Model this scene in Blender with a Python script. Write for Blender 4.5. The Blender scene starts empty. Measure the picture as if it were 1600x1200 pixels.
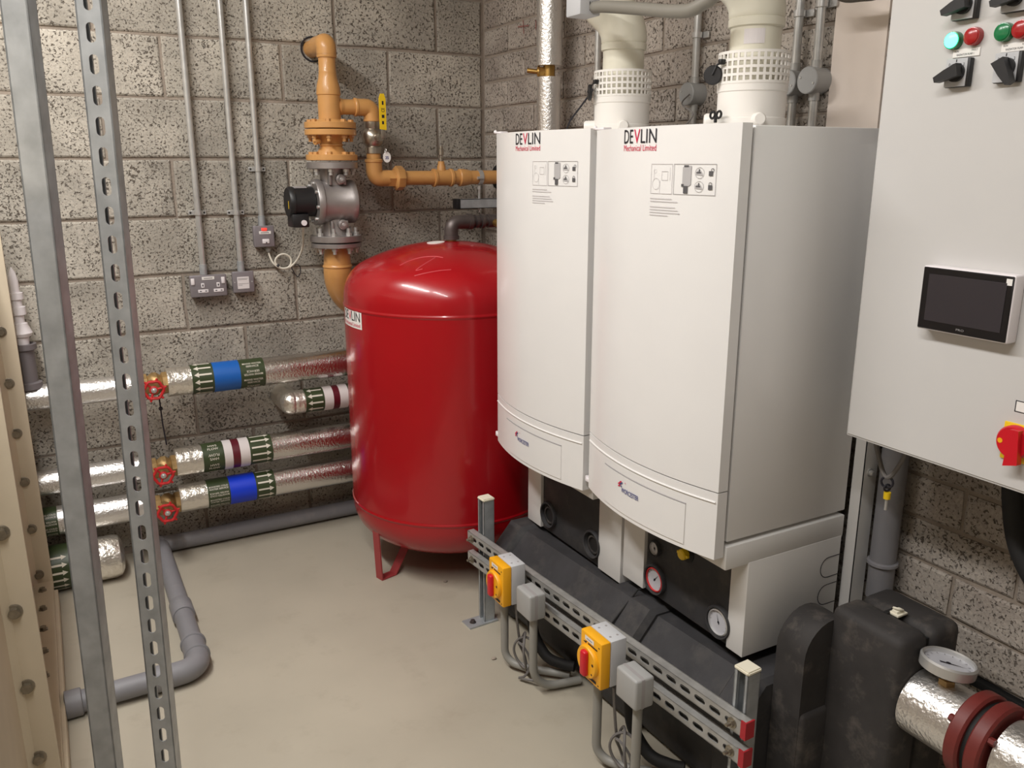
import bpy, bmesh, math, random
from mathutils import Vector, Matrix
random.seed(11)
S = bpy.context.scene
COL = S.collection
V = Vector
PI = math.pi

# ------------------------------------------------------------------ camera
CAM = V((-1.8375, -3.6098, 1.5893)); YAW, PITCH = .5033, .2573
fw = V((math.sin(YAW)*math.cos(PITCH), math.cos(YAW)*math.cos(PITCH), -math.sin(PITCH)))
rt = V((math.cos(YAW), -math.sin(YAW), 0)); up = rt.cross(fw)
cd = bpy.data.cameras.new('camera'); cam = bpy.data.objects.new('camera', cd); COL.objects.link(cam)
cam.matrix_world = Matrix(((rt.x, up.x, -fw.x, CAM.x), (rt.y, up.y, -fw.y, CAM.y), (rt.z, up.z, -fw.z, CAM.z), (0, 0, 0, 1)))
cd.sensor_width = 36; cd.lens = 1320/1600*36; cd.clip_start = .05
S.camera = cam
# ------------------------------------------------------------------ light
w = bpy.data.worlds.new('world'); S.world = w; w.use_nodes = True
w.node_tree.nodes['Background'].inputs[0].default_value = (.05, .05, .055, 1)
w.node_tree.nodes['Background'].inputs[1].default_value = .2
def area(name, loc, sx, sy, power, col):
    l = bpy.data.lights.new(name, 'AREA'); l.shape = 'RECTANGLE'; l.size = sx; l.size_y = sy
    l.energy = power; l.color = col
    o = bpy.data.objects.new(name, l); o.location = loc; COL.objects.link(o); return o
area('ceiling_batten_light', (-2.15, -1.4, 2.92), .14, 1.5, 58, (1, .982, .958))
area('ceiling_batten_light.001', (-2.0, -3.0, 2.92), .14, 1.5, 40, (1, .982, .958))
vs = S.view_settings
vs.view_transform = 'Standard'; vs.look = 'None'; vs.gamma = 1; vs.use_curve_mapping = False; vs.exposure = .05

# ------------------------------------------------------------------ materials
def lin(c): return tuple(((x/255)/12.92 if x/255 <= .04045 else ((x/255+.055)/1.055)**2.4) for x in c)+(1,)
def M(name, rgb, rough=.5, metal=0, var=0, vscale=6, bump=0, bscale=60, bdist=.002, coat=0, dust=None, dscale=8, dth=.5, trans=0):
    m = bpy.data.materials.new(name); m.use_nodes = True; nt = m.node_tree; N = nt.nodes; L = nt.links
    b = N['Principled BSDF']; b.inputs['Roughness'].default_value = rough; b.inputs['Metallic'].default_value = metal
    b.inputs['Coat Weight'].default_value = coat; b.inputs['Coat Roughness'].default_value = .08
    c = lin(rgb)
    geo = N.new('ShaderNodeNewGeometry')
    nz = N.new('ShaderNodeTexNoise'); nz.inputs['Scale'].default_value = vscale; nz.inputs['Detail'].default_value = 5
    L.new(geo.outputs['Position'], nz.inputs['Vector'])
    r = N.new('ShaderNodeValToRGB'); v = max(var, .015)
    r.color_ramp.elements[0].position = .3; r.color_ramp.elements[1].position = .7
    r.color_ramp.elements[0].color = tuple(max(0, x*(1-v)) for x in c[:3])+(1,)
    r.color_ramp.elements[1].color = tuple(min(1, x*(1+v)) for x in c[:3])+(1,)
    L.new(nz.outputs['Fac'], r.inputs['Fac']); out = r.outputs['Color']
    if dust:
        n2 = N.new('ShaderNodeTexNoise'); n2.inputs['Scale'].default_value = dscale; n2.inputs['Detail'].default_value = 8
        n2.inputs['Roughness'].default_value = .65
        L.new(geo.outputs['Position'], n2.inputs['Vector'])
        r2 = N.new('ShaderNodeValToRGB'); r2.color_ramp.elements[0].position = dth; r2.color_ramp.elements[1].position = dth+.22
        L.new(n2.outputs['Fac'], r2.inputs['Fac'])
        mx = N.new('ShaderNodeMix'); mx.data_type = 'RGBA'; mx.inputs['B'].default_value = lin(dust)
        L.new(r2.outputs['Color'], mx.inputs['Factor']); L.new(out, mx.inputs['A']); out = mx.outputs['Result']
    L.new(out, b.inputs['Base Color'])
    if bump:
        n3 = N.new('ShaderNodeTexNoise'); n3.inputs['Scale'].default_value = bscale; n3.inputs['Detail'].default_value = 4
        L.new(geo.outputs['Position'], n3.inputs['Vector'])
        bp = N.new('ShaderNodeBump'); bp.inputs['Strength'].default_value = bump; bp.inputs['Distance'].default_value = bdist
        L.new(n3.outputs['Fac'], bp.inputs['Height']); L.new(bp.outputs['Normal'], b.inputs['Normal'])
    if trans: b.inputs['Subsurface Weight'].default_value = trans; b.inputs['Subsurface Radius'].default_value = (.02, .015, .01)
    return m
def emit(name, rgb, st):
    m = M(name, rgb, .3); b = m.node_tree.nodes['Principled BSDF']
    b.inputs['Emission Color'].default_value = lin(rgb); b.inputs['Emission Strength'].default_value = st; return m
def block_mat(name, c0, c1, pit):
    m = bpy.data.materials.new(name); m.use_nodes = True; nt = m.node_tree; N = nt.nodes; L = nt.links
    b = N['Principled BSDF']; b.inputs['Roughness'].default_value = .92; b.inputs['Specular IOR Level'].default_value = .2
    geo = N.new('ShaderNodeNewGeometry'); oi = N.new('ShaderNodeObjectInfo')
    ad = N.new('ShaderNodeVectorMath'); ad.operation = 'MULTIPLY_ADD'
    L.new(oi.outputs['Random'], ad.inputs[0]); ad.inputs[1].default_value = (7, 5, 3); L.new(geo.outputs['Position'], ad.inputs[2])
    def noise(sc, det, ro=.5, dis=0):
        n = N.new('ShaderNodeTexNoise'); n.inputs['Scale'].default_value = sc; n.inputs['Detail'].default_value = det
        n.inputs['Roughness'].default_value = ro; n.inputs['Distortion'].default_value = dis
        L.new(ad.outputs[0], n.inputs['Vector']); return n
    big = noise(5, 4); fine = noise(130, 3); p1 = noise(118, 3, .62, .5); dens = noise(9, 3)
    r = N.new('ShaderNodeValToRGB'); r.color_ramp.elements[0].position = .32; r.color_ramp.elements[1].position = .68
    r.color_ramp.elements[0].color = lin(c0); r.color_ramp.elements[1].color = lin(c1); L.new(big.outputs['Fac'], r.inputs['Fac'])
    # per block tint
    hs = N.new('ShaderNodeHueSaturation'); mr = N.new('ShaderNodeMapRange'); mr.inputs['To Min'].default_value = .9; mr.inputs['To Max'].default_value = 1.08
    L.new(oi.outputs['Random'], mr.inputs['Value']); L.new(mr.outputs['Result'], hs.inputs['Value']); L.new(r.outputs['Color'], hs.inputs['Color'])
    # fine grain
    mg = N.new('ShaderNodeMix'); mg.data_type = 'RGBA'; mg.blend_type = 'OVERLAY'; mg.inputs['Factor'].default_value = .45
    L.new(hs.outputs['Color'], mg.inputs['A']); L.new(fine.outputs['Color'], mg.inputs['B'])
    bw = N.new('ShaderNodeRGBToBW'); L.new(fine.outputs['Color'], bw.inputs['Color']); L.new(bw.outputs['Val'], mg.inputs['B'])
    # pits: threshold moved by the density noise
    sm = N.new('ShaderNodeMath'); sm.operation = 'MULTIPLY_ADD'; L.new(dens.outputs['Fac'], sm.inputs[0]); sm.inputs[1].default_value = -.16; 
    L.new(p1.outputs['Fac'], sm.inputs[2])
    pr = N.new('ShaderNodeValToRGB'); pr.color_ramp.elements[0].position = pit; pr.color_ramp.elements[1].position = pit+.085
    L.new(sm.outputs[0], pr.inputs['Fac'])
    mp = N.new('ShaderNodeMix'); mp.data_type = 'RGBA'; mp.inputs['A'].default_value = lin((100, 92, 83))
    L.new(pr.outputs['Color'], mp.inputs['Factor']); L.new(mg.outputs['Result'], mp.inputs['B']); L.new(mp.outputs['Result'], b.inputs['Base Color'])
    b1 = N.new('ShaderNodeBump'); b1.inputs['Strength'].default_value = .8; b1.inputs['Distance'].default_value = .006
    L.new(pr.outputs['Color'], b1.inputs['Height'])
    b2 = N.new('ShaderNodeBump'); b2.inputs['Strength'].default_value = .5; b2.inputs['Distance'].default_value = .004
    L.new(fine.outputs['Fac'], b2.inputs['Height']); L.new(b1.outputs['Normal'], b2.inputs['Normal']); L.new(b2.outputs['Normal'], b.inputs['Normal'])
    return m
m_block = block_mat('concrete_block', (156, 150, 140), (190, 183, 171), .272)
m_block2 = block_mat('concrete_block_side', (160, 150, 141), (186, 177, 167), .272)
m_mortar = M('mortar', (152, 140, 128), .95, var=.14, vscale=12, bump=.7, bscale=120, bdist=.003)
m_floor = M('floor_screed', (174, 166, 150), .5, var=.07, vscale=2.2, bump=.08, bscale=40, bdist=.002, dust=(164, 155, 139), dscale=7, dth=.55)
m_plaster = M('plaster', (234, 221, 210), .8, var=.04, vscale=4)
m_ceil = M('ceiling_paint', (205, 200, 192), .9)
m_wpaint = M('plain_wall_paint', (196, 188, 178), .9)
m_white = M('white_enamel', (232, 230, 228), .28, coat=.15)
m_whitecab = M('white_cabinet_steel', (222, 220, 217), .4)
m_grey = M('grey_enamel', (206, 204, 202), .42, bump=.05, bscale=400, bdist=.0005)
m_foam = M('black_foam', (52, 51, 53), .7, var=.2, vscale=14, bump=.25, bscale=180, bdist=.001, dust=(72, 69, 67), dscale=11, dth=.5)
m_foam2 = M('dusty_black_foam', (50, 47, 46), .75, var=.2, vscale=14, bump=.25, bscale=180, bdist=.001, dust=(92, 85, 79), dscale=13, dth=.52)
m_galv = M('galvanised_steel', (176, 175, 172), .42, .45, var=.14, vscale=30, bump=.05, bscale=90)
m_galvd = M('weathered_galvanised_steel', (176, 180, 183), .42, .45, var=.16, vscale=25, bump=.06, bscale=90)
m_cond = M('bright_galvanised_conduit', (204, 204, 202), .3, .6, var=.1, vscale=25)
m_foil = M('aluminium_foil', (236, 233, 230), .3, .88, var=.04, bump=.6, bscale=110, bdist=.004)
m_foilh = M('shiny_pipe_foil', (228, 225, 222), .2, 1, var=.04, bump=.6, bscale=120, bdist=.0035)
m_foilc = M('crumpled_foil', (236, 231, 222), .28, .9, var=.05, bump=.8, bscale=50, bdist=.007)
m_ochre = M('ochre_gas_paint', (206, 152, 90), .38, var=.05, vscale=20, coat=.2)
m_red = M('red_vessel_paint', (164, 9, 22), .27, var=.04, vscale=4, bump=.04, bscale=300, coat=.35)
m_redleg = M('red_leg_paint', (160, 60, 62), .5)
m_alu = M('cast_aluminium', (168, 162, 160), .42, .75, var=.08, vscale=20, bump=.12, bscale=200)
m_iron = M('black_iron', (96, 88, 86), .45, .6, var=.15, vscale=30)
m_brass = M('brass', (176, 140, 78), .35, .85, var=.15, vscale=40)
m_bronze = M('tarnished_brass', (168, 138, 92), .5, .6, var=.25, vscale=40)
m_nickel = M('nickel', (178, 170, 158), .3, .9, var=.12, vscale=40)
m_blackp = M('black_plastic', (26, 25, 27), .45)
m_rubber = M('rubber', (22, 21, 21), .7)
m_yellow = M('yellow_plastic', (246, 176, 26), .4)
m_yellow2 = M('yellow_lever', (238, 200, 30), .4)
m_redp = M('red_plastic', (206, 24, 40), .35)
m_redw = M('red_wheel_paint', (196, 40, 42), .45, var=.1, vscale=40)
m_redcap = M('red_end_cap', (170, 34, 44), .5)
m_maroon = M('maroon_coupling', (112, 42, 38), .5, var=.08, vscale=30)
m_gbox = M('grey_pvc_box', (164, 164, 163), .5)
m_gbox2 = M('light_grey_box', (196, 197, 200), .5)
m_metalbox = M('grey_hammered_box', (138, 132, 136), .4, .25, bump=.06, bscale=150)
m_pvc = M('grey_pvc_pipe', (130, 129, 133), .5, var=.05, vscale=10, dust=(150, 147, 146), dscale=7, dth=.55)
m_pvcd = M('grey_pvc_conduit', (146, 144, 138), .5, var=.05)
m_grp = M('cream_grp', (204, 190, 166), .55, var=.05, vscale=7, bump=.06, bscale=60)
m_boltz = M('zinc_bolt', (150, 142, 128), .4, .8, var=.2, vscale=60)
m_green = M('green_band', (56, 68, 40), .4)
m_blue = M('blue_band', (22, 96, 182), .4)
m_blue2 = M('deep_blue_band', (16, 60, 214), .4)
m_whiteb = M('white_band', (222, 214, 212), .45)
m_maroonb = M('maroon_band', (96, 22, 36), .4)
m_print = M('white_print', (224, 218, 204), .6)
m_black = M('black_print', (32, 30, 38), .6)
m_redt = M('crimson_print', (206, 34, 76), .6)
m_navy = M('navy_print', (42, 52, 128), .6)
m_greyt = M('grey_print', (156, 152, 152), .6)
m_lgreyt = M('pale_grey_print', (206, 202, 202), .6)
m_lgreyt2 = M('mid_grey_print', (178, 175, 175), .6)
m_dkgrey = M('dark_grey_print', (84, 82, 84), .6)
m_label = M('white_label', (240, 237, 233), .5)
m_dlabel = M('paper_label', (226, 220, 220), .6)
m_cream = M('cream_flue_plastic', (228, 224, 207), .32, coat=.2)
m_fwhite = M('white_flue_plastic', (236, 232, 226), .4)
m_whitep = M('white_plastic', (236, 230, 232), .4)
m_gcollar = M('grey_collar_plastic', (112, 106, 108), .5)
m_screen = M('dark_screen', (56, 52, 56), .25)
m_bezel = M('black_bezel', (24, 22, 24), .3)
m_grn_on = emit('lit_green_lens', (60, 255, 190), 9)
m_grn = M('green_lens', (20, 120, 70), .25, coat=.3)
m_rlens = M('red_lens', (168, 26, 30), .25, coat=.3)
m_capcream = M('cream_cap', (232, 226, 206), .5)
m_cablew = M('white_cable', (226, 220, 206), .5)
m_cableg = M('grey_cable', (110, 106, 104), .5)
m_gface = M('gauge_face', (190, 190, 196), .3)
m_steel = M('bright_steel', (205, 204, 202), .3, .6)
m_dflex = M('dark_flexible_plastic', (92, 87, 78), .6)
m_chalk = M('pink_crayon', (150, 104, 98), .9)
m_scratch = M('pale_scratch', (196, 70, 78), .6)
m_dgrey = M('dark_grey_conduit', (132, 128, 119), .55)

# ------------------------------------------------------------------ mesh helpers
def frame(axis):
    a = V(axis).normalized(); t = V((0, 0, 1)) if abs(a.z) < .9 else V((1, 0, 0))
    u = t.cross(a).normalized(); return a, u, a.cross(u)
class MB:
    def __init__(s): s.bm = bmesh.new()
    def raw(s, vs_, fs):
        bv = [s.bm.verts.new(v) for v in vs_]
        for f in fs:
            try: s.bm.faces.new([bv[i] for i in f])
            except ValueError: pass
        return s
    def box(s, x0, x1, y0, y1, z0, z1, bev=0, seg=2, rot=None):
        c = V(((x0+x1)/2, (y0+y1)/2, (z0+z1)/2))
        mt = Matrix.Translation(c) @ (rot.to_4x4() if rot else Matrix()) @ Matrix.Diagonal((abs(x1-x0), abs(y1-y0), abs(z1-z0), 1))
        g = bmesh.ops.create_cube(s.bm, size=1, matrix=mt)
        if bev:
            ed = list({e for v in g['verts'] for e in v.link_edges})
            bmesh.ops.bevel(s.bm, geom=ed, offset=bev, segments=seg, profile=.5, affect='EDGES')
        return s
    def lathe(s, o, axis, prof, n=28, cap=True):
        a, u, w_ = frame(axis); o = V(o); vs_ = []; fs = []
        for r, h in prof:
            for i in range(n):
                t = 2*PI*i/n; vs_.append(o+a*h+(u*math.cos(t)+w_*math.sin(t))*r)
        for k in range(len(prof)-1):
            for i in range(n):
                j = (i+1) % n; fs.append((k*n+i, k*n+j, (k+1)*n+j, (k+1)*n+i))
        if cap:
            fs.append(tuple(range(n-1, -1, -1))); fs.append(tuple((len(prof)-1)*n+i for i in range(n)))
        return s.raw(vs_, fs)
    def cyl(s, a, b, r, r2=None, n=24, cap=True):
        a = V(a); b = V(b); return s.lathe(a, b-a, [(r, 0), (r if r2 is None else r2, (b-a).length)], n, cap)
    def tube(s, pts, r, n=12, cap=True, closed=False):
        pts = [V(p) for p in pts]; m = len(pts); rs = r if isinstance(r, (list, tuple)) else [r]*m
        vs_ = []; fs = []; u = None
        for k, p in enumerate(pts):
            if closed: d = pts[(k+1) % m]-pts[k-1]
            else: d = pts[min(k+1, m-1)]-pts[max(k-1, 0)]
            d.normalize()
            if u is None: _, u, _ = frame(d)
            u = (u-d*u.dot(d)).normalized(); w_ = d.cross(u)
            for i in range(n):
                t = 2*PI*i/n; vs_.append(p+(u*math.cos(t)+w_*math.sin(t))*rs[k])
        for k in range(m if closed else m-1):
            k2 = (k+1) % m
            for i in range(n):
                j = (i+1) % n; fs.append((k*n+i, k*n+j, k2*n+j, k2*n+i))
        if cap and not closed: fs.append(tuple(range(n-1, -1, -1))); fs.append(tuple((m-1)*n+i for i in range(n)))
        return s.raw(vs_, fs)
    def ring(s, o, axis, R, r, n=28, m=8):
        a, u, w_ = frame(axis); o = V(o)
        return s.tube([o+(u*math.cos(2*PI*i/n)+w_*math.sin(2*PI*i/n))*R for i in range(n)], r, m, closed=True)
    def prism(s, pts, vec):
        n = len(pts); vec = V(vec); pts = [V(p) for p in pts]
        return s.raw(pts+[p+vec for p in pts], [tuple(range(n)), tuple(range(2*n-1, n-1, -1))]+[(i, n+i, n+(i+1) % n, (i+1) % n) for i in range(n)])
    def poly(s, pts): return s.raw([V(p) for p in pts], [tuple(range(len(pts)))])
    def sphere(s, o, r, sx=1, sy=1, sz=1, n=16):
        bmesh.ops.create_uvsphere(s.bm, u_segments=n, v_segments=n//2, radius=r, matrix=Matrix.Translation(V(o)) @ Matrix.Diagonal((sx, sy, sz, 1))); return s
    def lbox(s, fr, a0, a1, b0, b1, c0, c1):
        o, A, B, Cc = fr
        vs_ = [o+A*a+B*b+Cc*c for a in (a0, a1) for b in (b0, b1) for c in (c0, c1)]
        return s.raw(vs_, [(0, 1, 3, 2), (4, 6, 7, 5), (0, 4, 5, 1), (2, 3, 7, 6), (0, 2, 6, 4), (1, 5, 7, 3)])
ORG = {}
def obj(name, mb, mat, parent=None, loc=None, sharp=38, flat=False):
    if not flat: bmesh.ops.recalc_face_normals(mb.bm, faces=mb.bm.faces)
    me = bpy.data.meshes.new(name); mb.bm.to_mesh(me); mb.bm.free()
    org = ORG[parent.name] if parent else V(loc or (0, 0, 0))
    me.transform(Matrix.Translation(-org))
    for p in me.polygons: p.use_smooth = True
    me.set_sharp_from_angle(angle=math.radians(sharp))
    me.materials.append(mat)
    o = bpy.data.objects.new(name, me); COL.objects.link(o)
    if parent: o.parent = parent
    else: o.location = org
    ORG[o.name] = org
    return o
def tag(o, label, cat, group=None):
    o['label'] = label; o['category'] = cat
    if group: o['group'] = group
    return o
def thing(name, label, cat, loc, group=None):
    o = bpy.data.objects.new(name, None); o.empty_display_size = .05; COL.objects.link(o); o.location = loc
    ORG[o.name] = V(loc); return tag(o, label, cat, group)
def struct(name, mb, mat, parent=None):
    o = obj(name, mb, mat, parent)
    if not parent: o['kind'] = 'structure'
    return o
def fillet(pts, r, n=6):
    pts = [V(p) for p in pts]; out = [pts[0]]
    for i in range(1, len(pts)-1):
        p = pts[i]; a = (pts[i-1]-p); b = (pts[i+1]-p); la, lb = a.length, b.length; a.normalize(); b.normalize()
        ang = a.angle(b); d = min(r/math.tan(ang/2), la*.49, lb*.49)
        if ang > 3.1: continue
        rr = d*math.tan(ang/2); c = p+(a+b).normalized()*(rr/math.sin(ang/2))
        s0 = p+a*d-c; s1 = p+b*d-c; th = s0.angle(s1)
        for k in range(n+1):
            t = k/n; out.append(c+(s0*math.sin((1-t)*th)+s1*math.sin(t*th))/math.sin(th))
    out.append(pts[-1]); return out
def bez(pts, n=10):                      # Catmull-Rom through points
    P = [V(p) for p in pts]; P = [P[0]*2-P[1]]+P+[P[-1]*2-P[-2]]; out = []
    for i in range(1, len(P)-2):
        for k in range(n):
            t = k/n; a, b, c, d = P[i-1:i+3]
            out.append(.5*((2*b)+(c-a)*t+(2*a-5*b+4*c-d)*t*t+(3*b-a-3*c+d)*t**3))
    return out+[P[-2]]
# flat print --------------------------------------------------------
TXT = {}
def glyphs(text, bold=0):
    k = (text, bold)
    if k not in TXT:
        cu = bpy.data.curves.new('print', 'FONT'); cu.body = text; cu.size = 1; cu.offset = bold; cu.resolution_u = 3
        o = bpy.data.objects.new('print', cu); COL.objects.link(o)
        dg = bpy.context.evaluated_depsgraph_get(); me = o.evaluated_get(dg).to_mesh()
        vs_ = [(v.co.x, v.co.y) for v in me.vertices]; fs = [tuple(p.vertices) for p in me.polygons]
        x0 = min(v[0] for v in vs_); x1 = max(v[0] for v in vs_); y0 = min(v[1] for v in vs_); y1 = max(v[1] for v in vs_)
        vs_ = [((x-x0)/(x1-x0), (y-y0)/(y1-y0)) for x, y in vs_]
        o.evaluated_get(dg).to_mesh_clear(); bpy.data.objects.remove(o); bpy.data.curves.remove(cu)
        TXT[k] = (vs_, fs)
    return TXT[k]
def text(mb, t, fn, u0, u1, v0, v1, bold=0, flip=False):
    vs_, fs = glyphs(t, bold)
    mb.raw([fn(*((u1-(u1-u0)*x, v1-(v1-v0)*y) if flip else (u0+(u1-u0)*x, v0+(v1-v0)*y))) for x, y in vs_], fs)
def rect(mb, fn, u0, u1, v0, v1, n=1):
    for i in range(n):
        a = u0+(u1-u0)*i/n; b = u0+(u1-u0)*(i+1)/n
        mb.poly([fn(a, v0), fn(b, v0), fn(b, v1), fn(a, v1)])
def outline(mb, fn, u0, u1, v0, v1, t, n=6):
    rect(mb, fn, u0, u1, v0, v0+t, n); rect(mb, fn, u0, u1, v1-t, v1, n); rect(mb, fn, u0, u0+t, v0, v1); rect(mb, fn, u1-t, u1, v0, v1)
def disc(mb, fn, u, v, r, n=16, r2=0):
    for i in range(n):
        a = 2*PI*i/n; b = 2*PI*(i+1)/n
        if r2: mb.poly([fn(u+r2*math.cos(a), v+r2*math.sin(a)), fn(u+r*math.cos(a), v+r*math.sin(a)), fn(u+r*math.cos(b), v+r*math.sin(b)), fn(u+r2*math.cos(b), v+r2*math.sin(b))])
        else: mb.poly([fn(u, v), fn(u+r*math.cos(a), v+r*math.sin(a)), fn(u+r*math.cos(b), v+r*math.sin(b))])
def on_x(x, y0=0, z0=0): return lambda u, v: (x, y0-u, z0+v)      # print on a face looking along -x
def on_y(y, x0=0, z0=0): return lambda u, v: (x0+u, y, z0+v)      # print on a face looking along -y
# slotted channel ---------------------------------------------------
def channel(mb, p0, p1, nrm, w_=.041, d=.041, t=.0026, slots=True, pitch=.05, sl=.03, sw=.0135, off=0):
    p0 = V(p0); p1 = V(p1); L = (p1-p0).length; Cc = (p1-p0).normalized(); B = V(nrm); B = (B-Cc*B.dot(Cc)).normalized(); A = B.cross(Cc)
    fr = (p0, A, B, Cc); h = w_/2
    for sgn in (-1, 1):
        mb.lbox(fr, sgn*h, sgn*(h-t), 0, -d, 0, L); mb.lbox(fr, sgn*h, sgn*(h-.0095), -d, -d+t, 0, L)
        mb.lbox(fr, sgn*(h-.0095), sgn*(h-.0095+t), -d, -d+.007, 0, L)
    if not slots:
        mb.lbox(fr, -h, h, 0, -t, 0, L); return
    n = max(1, int(L/pitch)); c0 = (L-n*pitch)/2
    if c0 > .0005: mb.lbox(fr, -h, h, 0, -t, 0, c0); mb.lbox(fr, -h, h, 0, -t, L-c0, L)
    q = []
    for k in range(7): a = PI*k/6; q.append((sw/2*math.cos(a), (sl-sw)/2+sw/2*math.sin(a)))
    q += [(-x, -y) for x, y in q]
    o = [(h, .3), (h, .5), (h*.5, .5), (0, .5), (-h*.5, .5), (-h, .5), (-h, .3)]; o = [(a, b*pitch) for a, b in o]; o += [(-x, -y) for x, y in o]
    m = len(q)
    for i in range(n):
        c = c0+(i+.5)*pitch; vs_ = []
        for bb in (0, -t):
            vs_ += [p0+A*x+B*bb+Cc*(c+y) for x, y in q]+[p0+A*x+B*bb+Cc*(c+y) for x, y in o]
        fs = []
        for k in range(m):
            j = (k+1) % m
            fs += [(k, j, m+j, m+k), (2*m+k, 3*m+k, 3*m+j, 2*m+j), (k, 2*m+k, 2*m+j, j)]
        mb.raw(vs_, fs)
def hexbolt(mb, o, axis, r=.008, h=.006, washer=True):
    a = V(axis).normalized(); o = V(o)
    if washer: mb.cyl(o, o+a*.002, r*1.45, n=14); o = o+a*.002
    mb.cyl(o, o+a*h, r, n=6)

# ================================================================== the room
b = MB(); b.box(-3.6, .3, -6.2, .3, -.1, 0); struct('floor', b, m_floor)
b = MB(); b.box(-3.6, .3, -6.2, .3, 3.0, 3.1); struct('ceiling', b, m_ceil)
b = MB(); b.box(-3.7, -3.6, -6.2, .3, 0, 3.0); struct('wall_left', b, m_wpaint)
b = MB(); b.box(-3.6, .3, -6.3, -6.2, 0, 3.0); struct('wall_front', b, m_wpaint)
b = MB(); b.box(-3.6, .3, .008, .3, 0, 3.0); wall_back = struct('wall_back', b, m_mortar); ORG[wall_back.name] = V((0, 0, 0))
b = MB(); b.box(.008, .3, -6.2, .008, 0, 3.0); wall_right = struct('wall_right', b, m_mortar); ORG[wall_right.name] = V((0, 0, 0))
BLK = {}
def block_mesh(L, H, axis, var):
    k = (round(L, 3), round(H, 3), axis, var)
    if k in BLK: return BLK[k]
    rnd = random.Random(hash(k[:2])*7+var*31+axis)
    nu = max(2, int(L/.11)); pts = []
    j = lambda s: rnd.uniform(-s, s)
    h, l = H/2, L/2
    for i in range(nu): pts.append((-l+L*i/nu, -h))
    pts.append((l, -h)); pts.append((l, 0)); 
    for i in range(nu): pts.append((l-L*i/nu, h))
    pts.append((-l, h)); pts.append((-l, 0))
    pts = [(x+j(.0022), y+j(.0022)) for x, y in pts]; n = len(pts)
    ins = [(x*(1-.011/L*1), y*(1-.012/H)) for x, y in pts]
    def mp(u, v, d): return (u, d, v) if axis == 0 else (d, -u, v)
    vs_ = [mp(x, y, .03) for x, y in pts]+[mp(x, y, .0035) for x, y in pts]+[mp(x, y, 0) for x, y in ins]
    fs = []
    for i in range(n):
        q = (i+1) % n; fs += [(i, q, n+q, n+i), (n+i, n+q, 2*n+q, 2*n+i)]
    fs.append(tuple(2*n+i for i in range(n)))
    m = MB(); m.raw(vs_, fs); bmesh.ops.recalc_face_normals(m.bm, faces=m.bm.faces)
    me = bpy.data.meshes.new('block'); m.bm.to_mesh(me); m.bm.free(); me.materials.append(m_block if axis == 0 else m_block2); BLK[k] = me
    return me
def put_block(wall, axis, a, c, z0, z1, jt=.011):
    L = c-a-jt
    if L < .05: return
    me = block_mesh(L, z1-z0-jt, axis, random.randrange(5))
    o = bpy.data.objects.new('block', me); COL.objects.link(o); o.parent = wall
    d = random.uniform(-.0015, .0025); mid = (a+c)/2; z = (z0+z1)/2
    o.location = (-mid, d, z) if axis == 0 else (d, -mid, z)
for j in range(0, 11):                                  # back wall: 440 x 215 blocks in stretcher bond
    z0 = .025+.225*j; u = 0 if j % 2 == 0 else -.2266
    while u < 2.75:
        put_block(wall_back, 0, max(u, .004), u+.4532, z0, z0+.225); u += .4532
zs = [.0545+.1125*k for k in range(6)]; zs = [.002]+zs
zs += [.617+(2.042-.617)/13*k for k in range(1, 14)]+[2.042+.1125*k for k in range(1, 5)]
for j in range(len(zs)-1):                              # right wall: blocks laid flat
    u = -.2266*((j*3) % 2)-(.08 if j % 4 == 2 else 0)
    while u < 3.3:
        a, c = max(u, .004), u+.4532; u += .4532
        if zs[j] > 1.25 and c > 1.985 and a < 2.135:
            if a < 1.985: put_block(wall_right, 1, a, 1.985+random.uniform(-.012, .006), zs[j], zs[j+1])
            if c > 2.135: put_block(wall_right, 1, 2.135+random.uniform(-.008, .006), c, zs[j], zs[j+1])
            continue
        put_block(wall_right, 1, a, c, zs[j], zs[j+1])
g = MB()
for a_, c_ in (((-.327, 2.13), (-.418, 2.123)), ((-.37, 2.151), (-.376, 2.097)), ((-.474, 2.135), (-.474, 2.102)), ((-.524, 2.13), (-.476, 2.118)), ((-.476, 2.118), (-.515, 2.097))):
    q = V((0, c_[0]-a_[0], c_[1]-a_[1])).normalized(); n_ = V((0, -q.z, q.y))*.0028; A_ = V((-.0022, *a_)); C_ = V((-.0022, *c_)); g.poly([A_-n_, C_-n_, C_+n_, A_+n_])
obj('crayon_mark', g, m_chalk, wall_right, flat=True)
b = MB(); b.box(-.0015, .02, -2.14, -1.98, 1.25, 3.0); struct('trim_1', b, m_plaster)
b = MB(); b.box(-.012, .01, -3.4, -2.2, .372, .392, .002); struct('trim_2', b, m_rubber)

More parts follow.
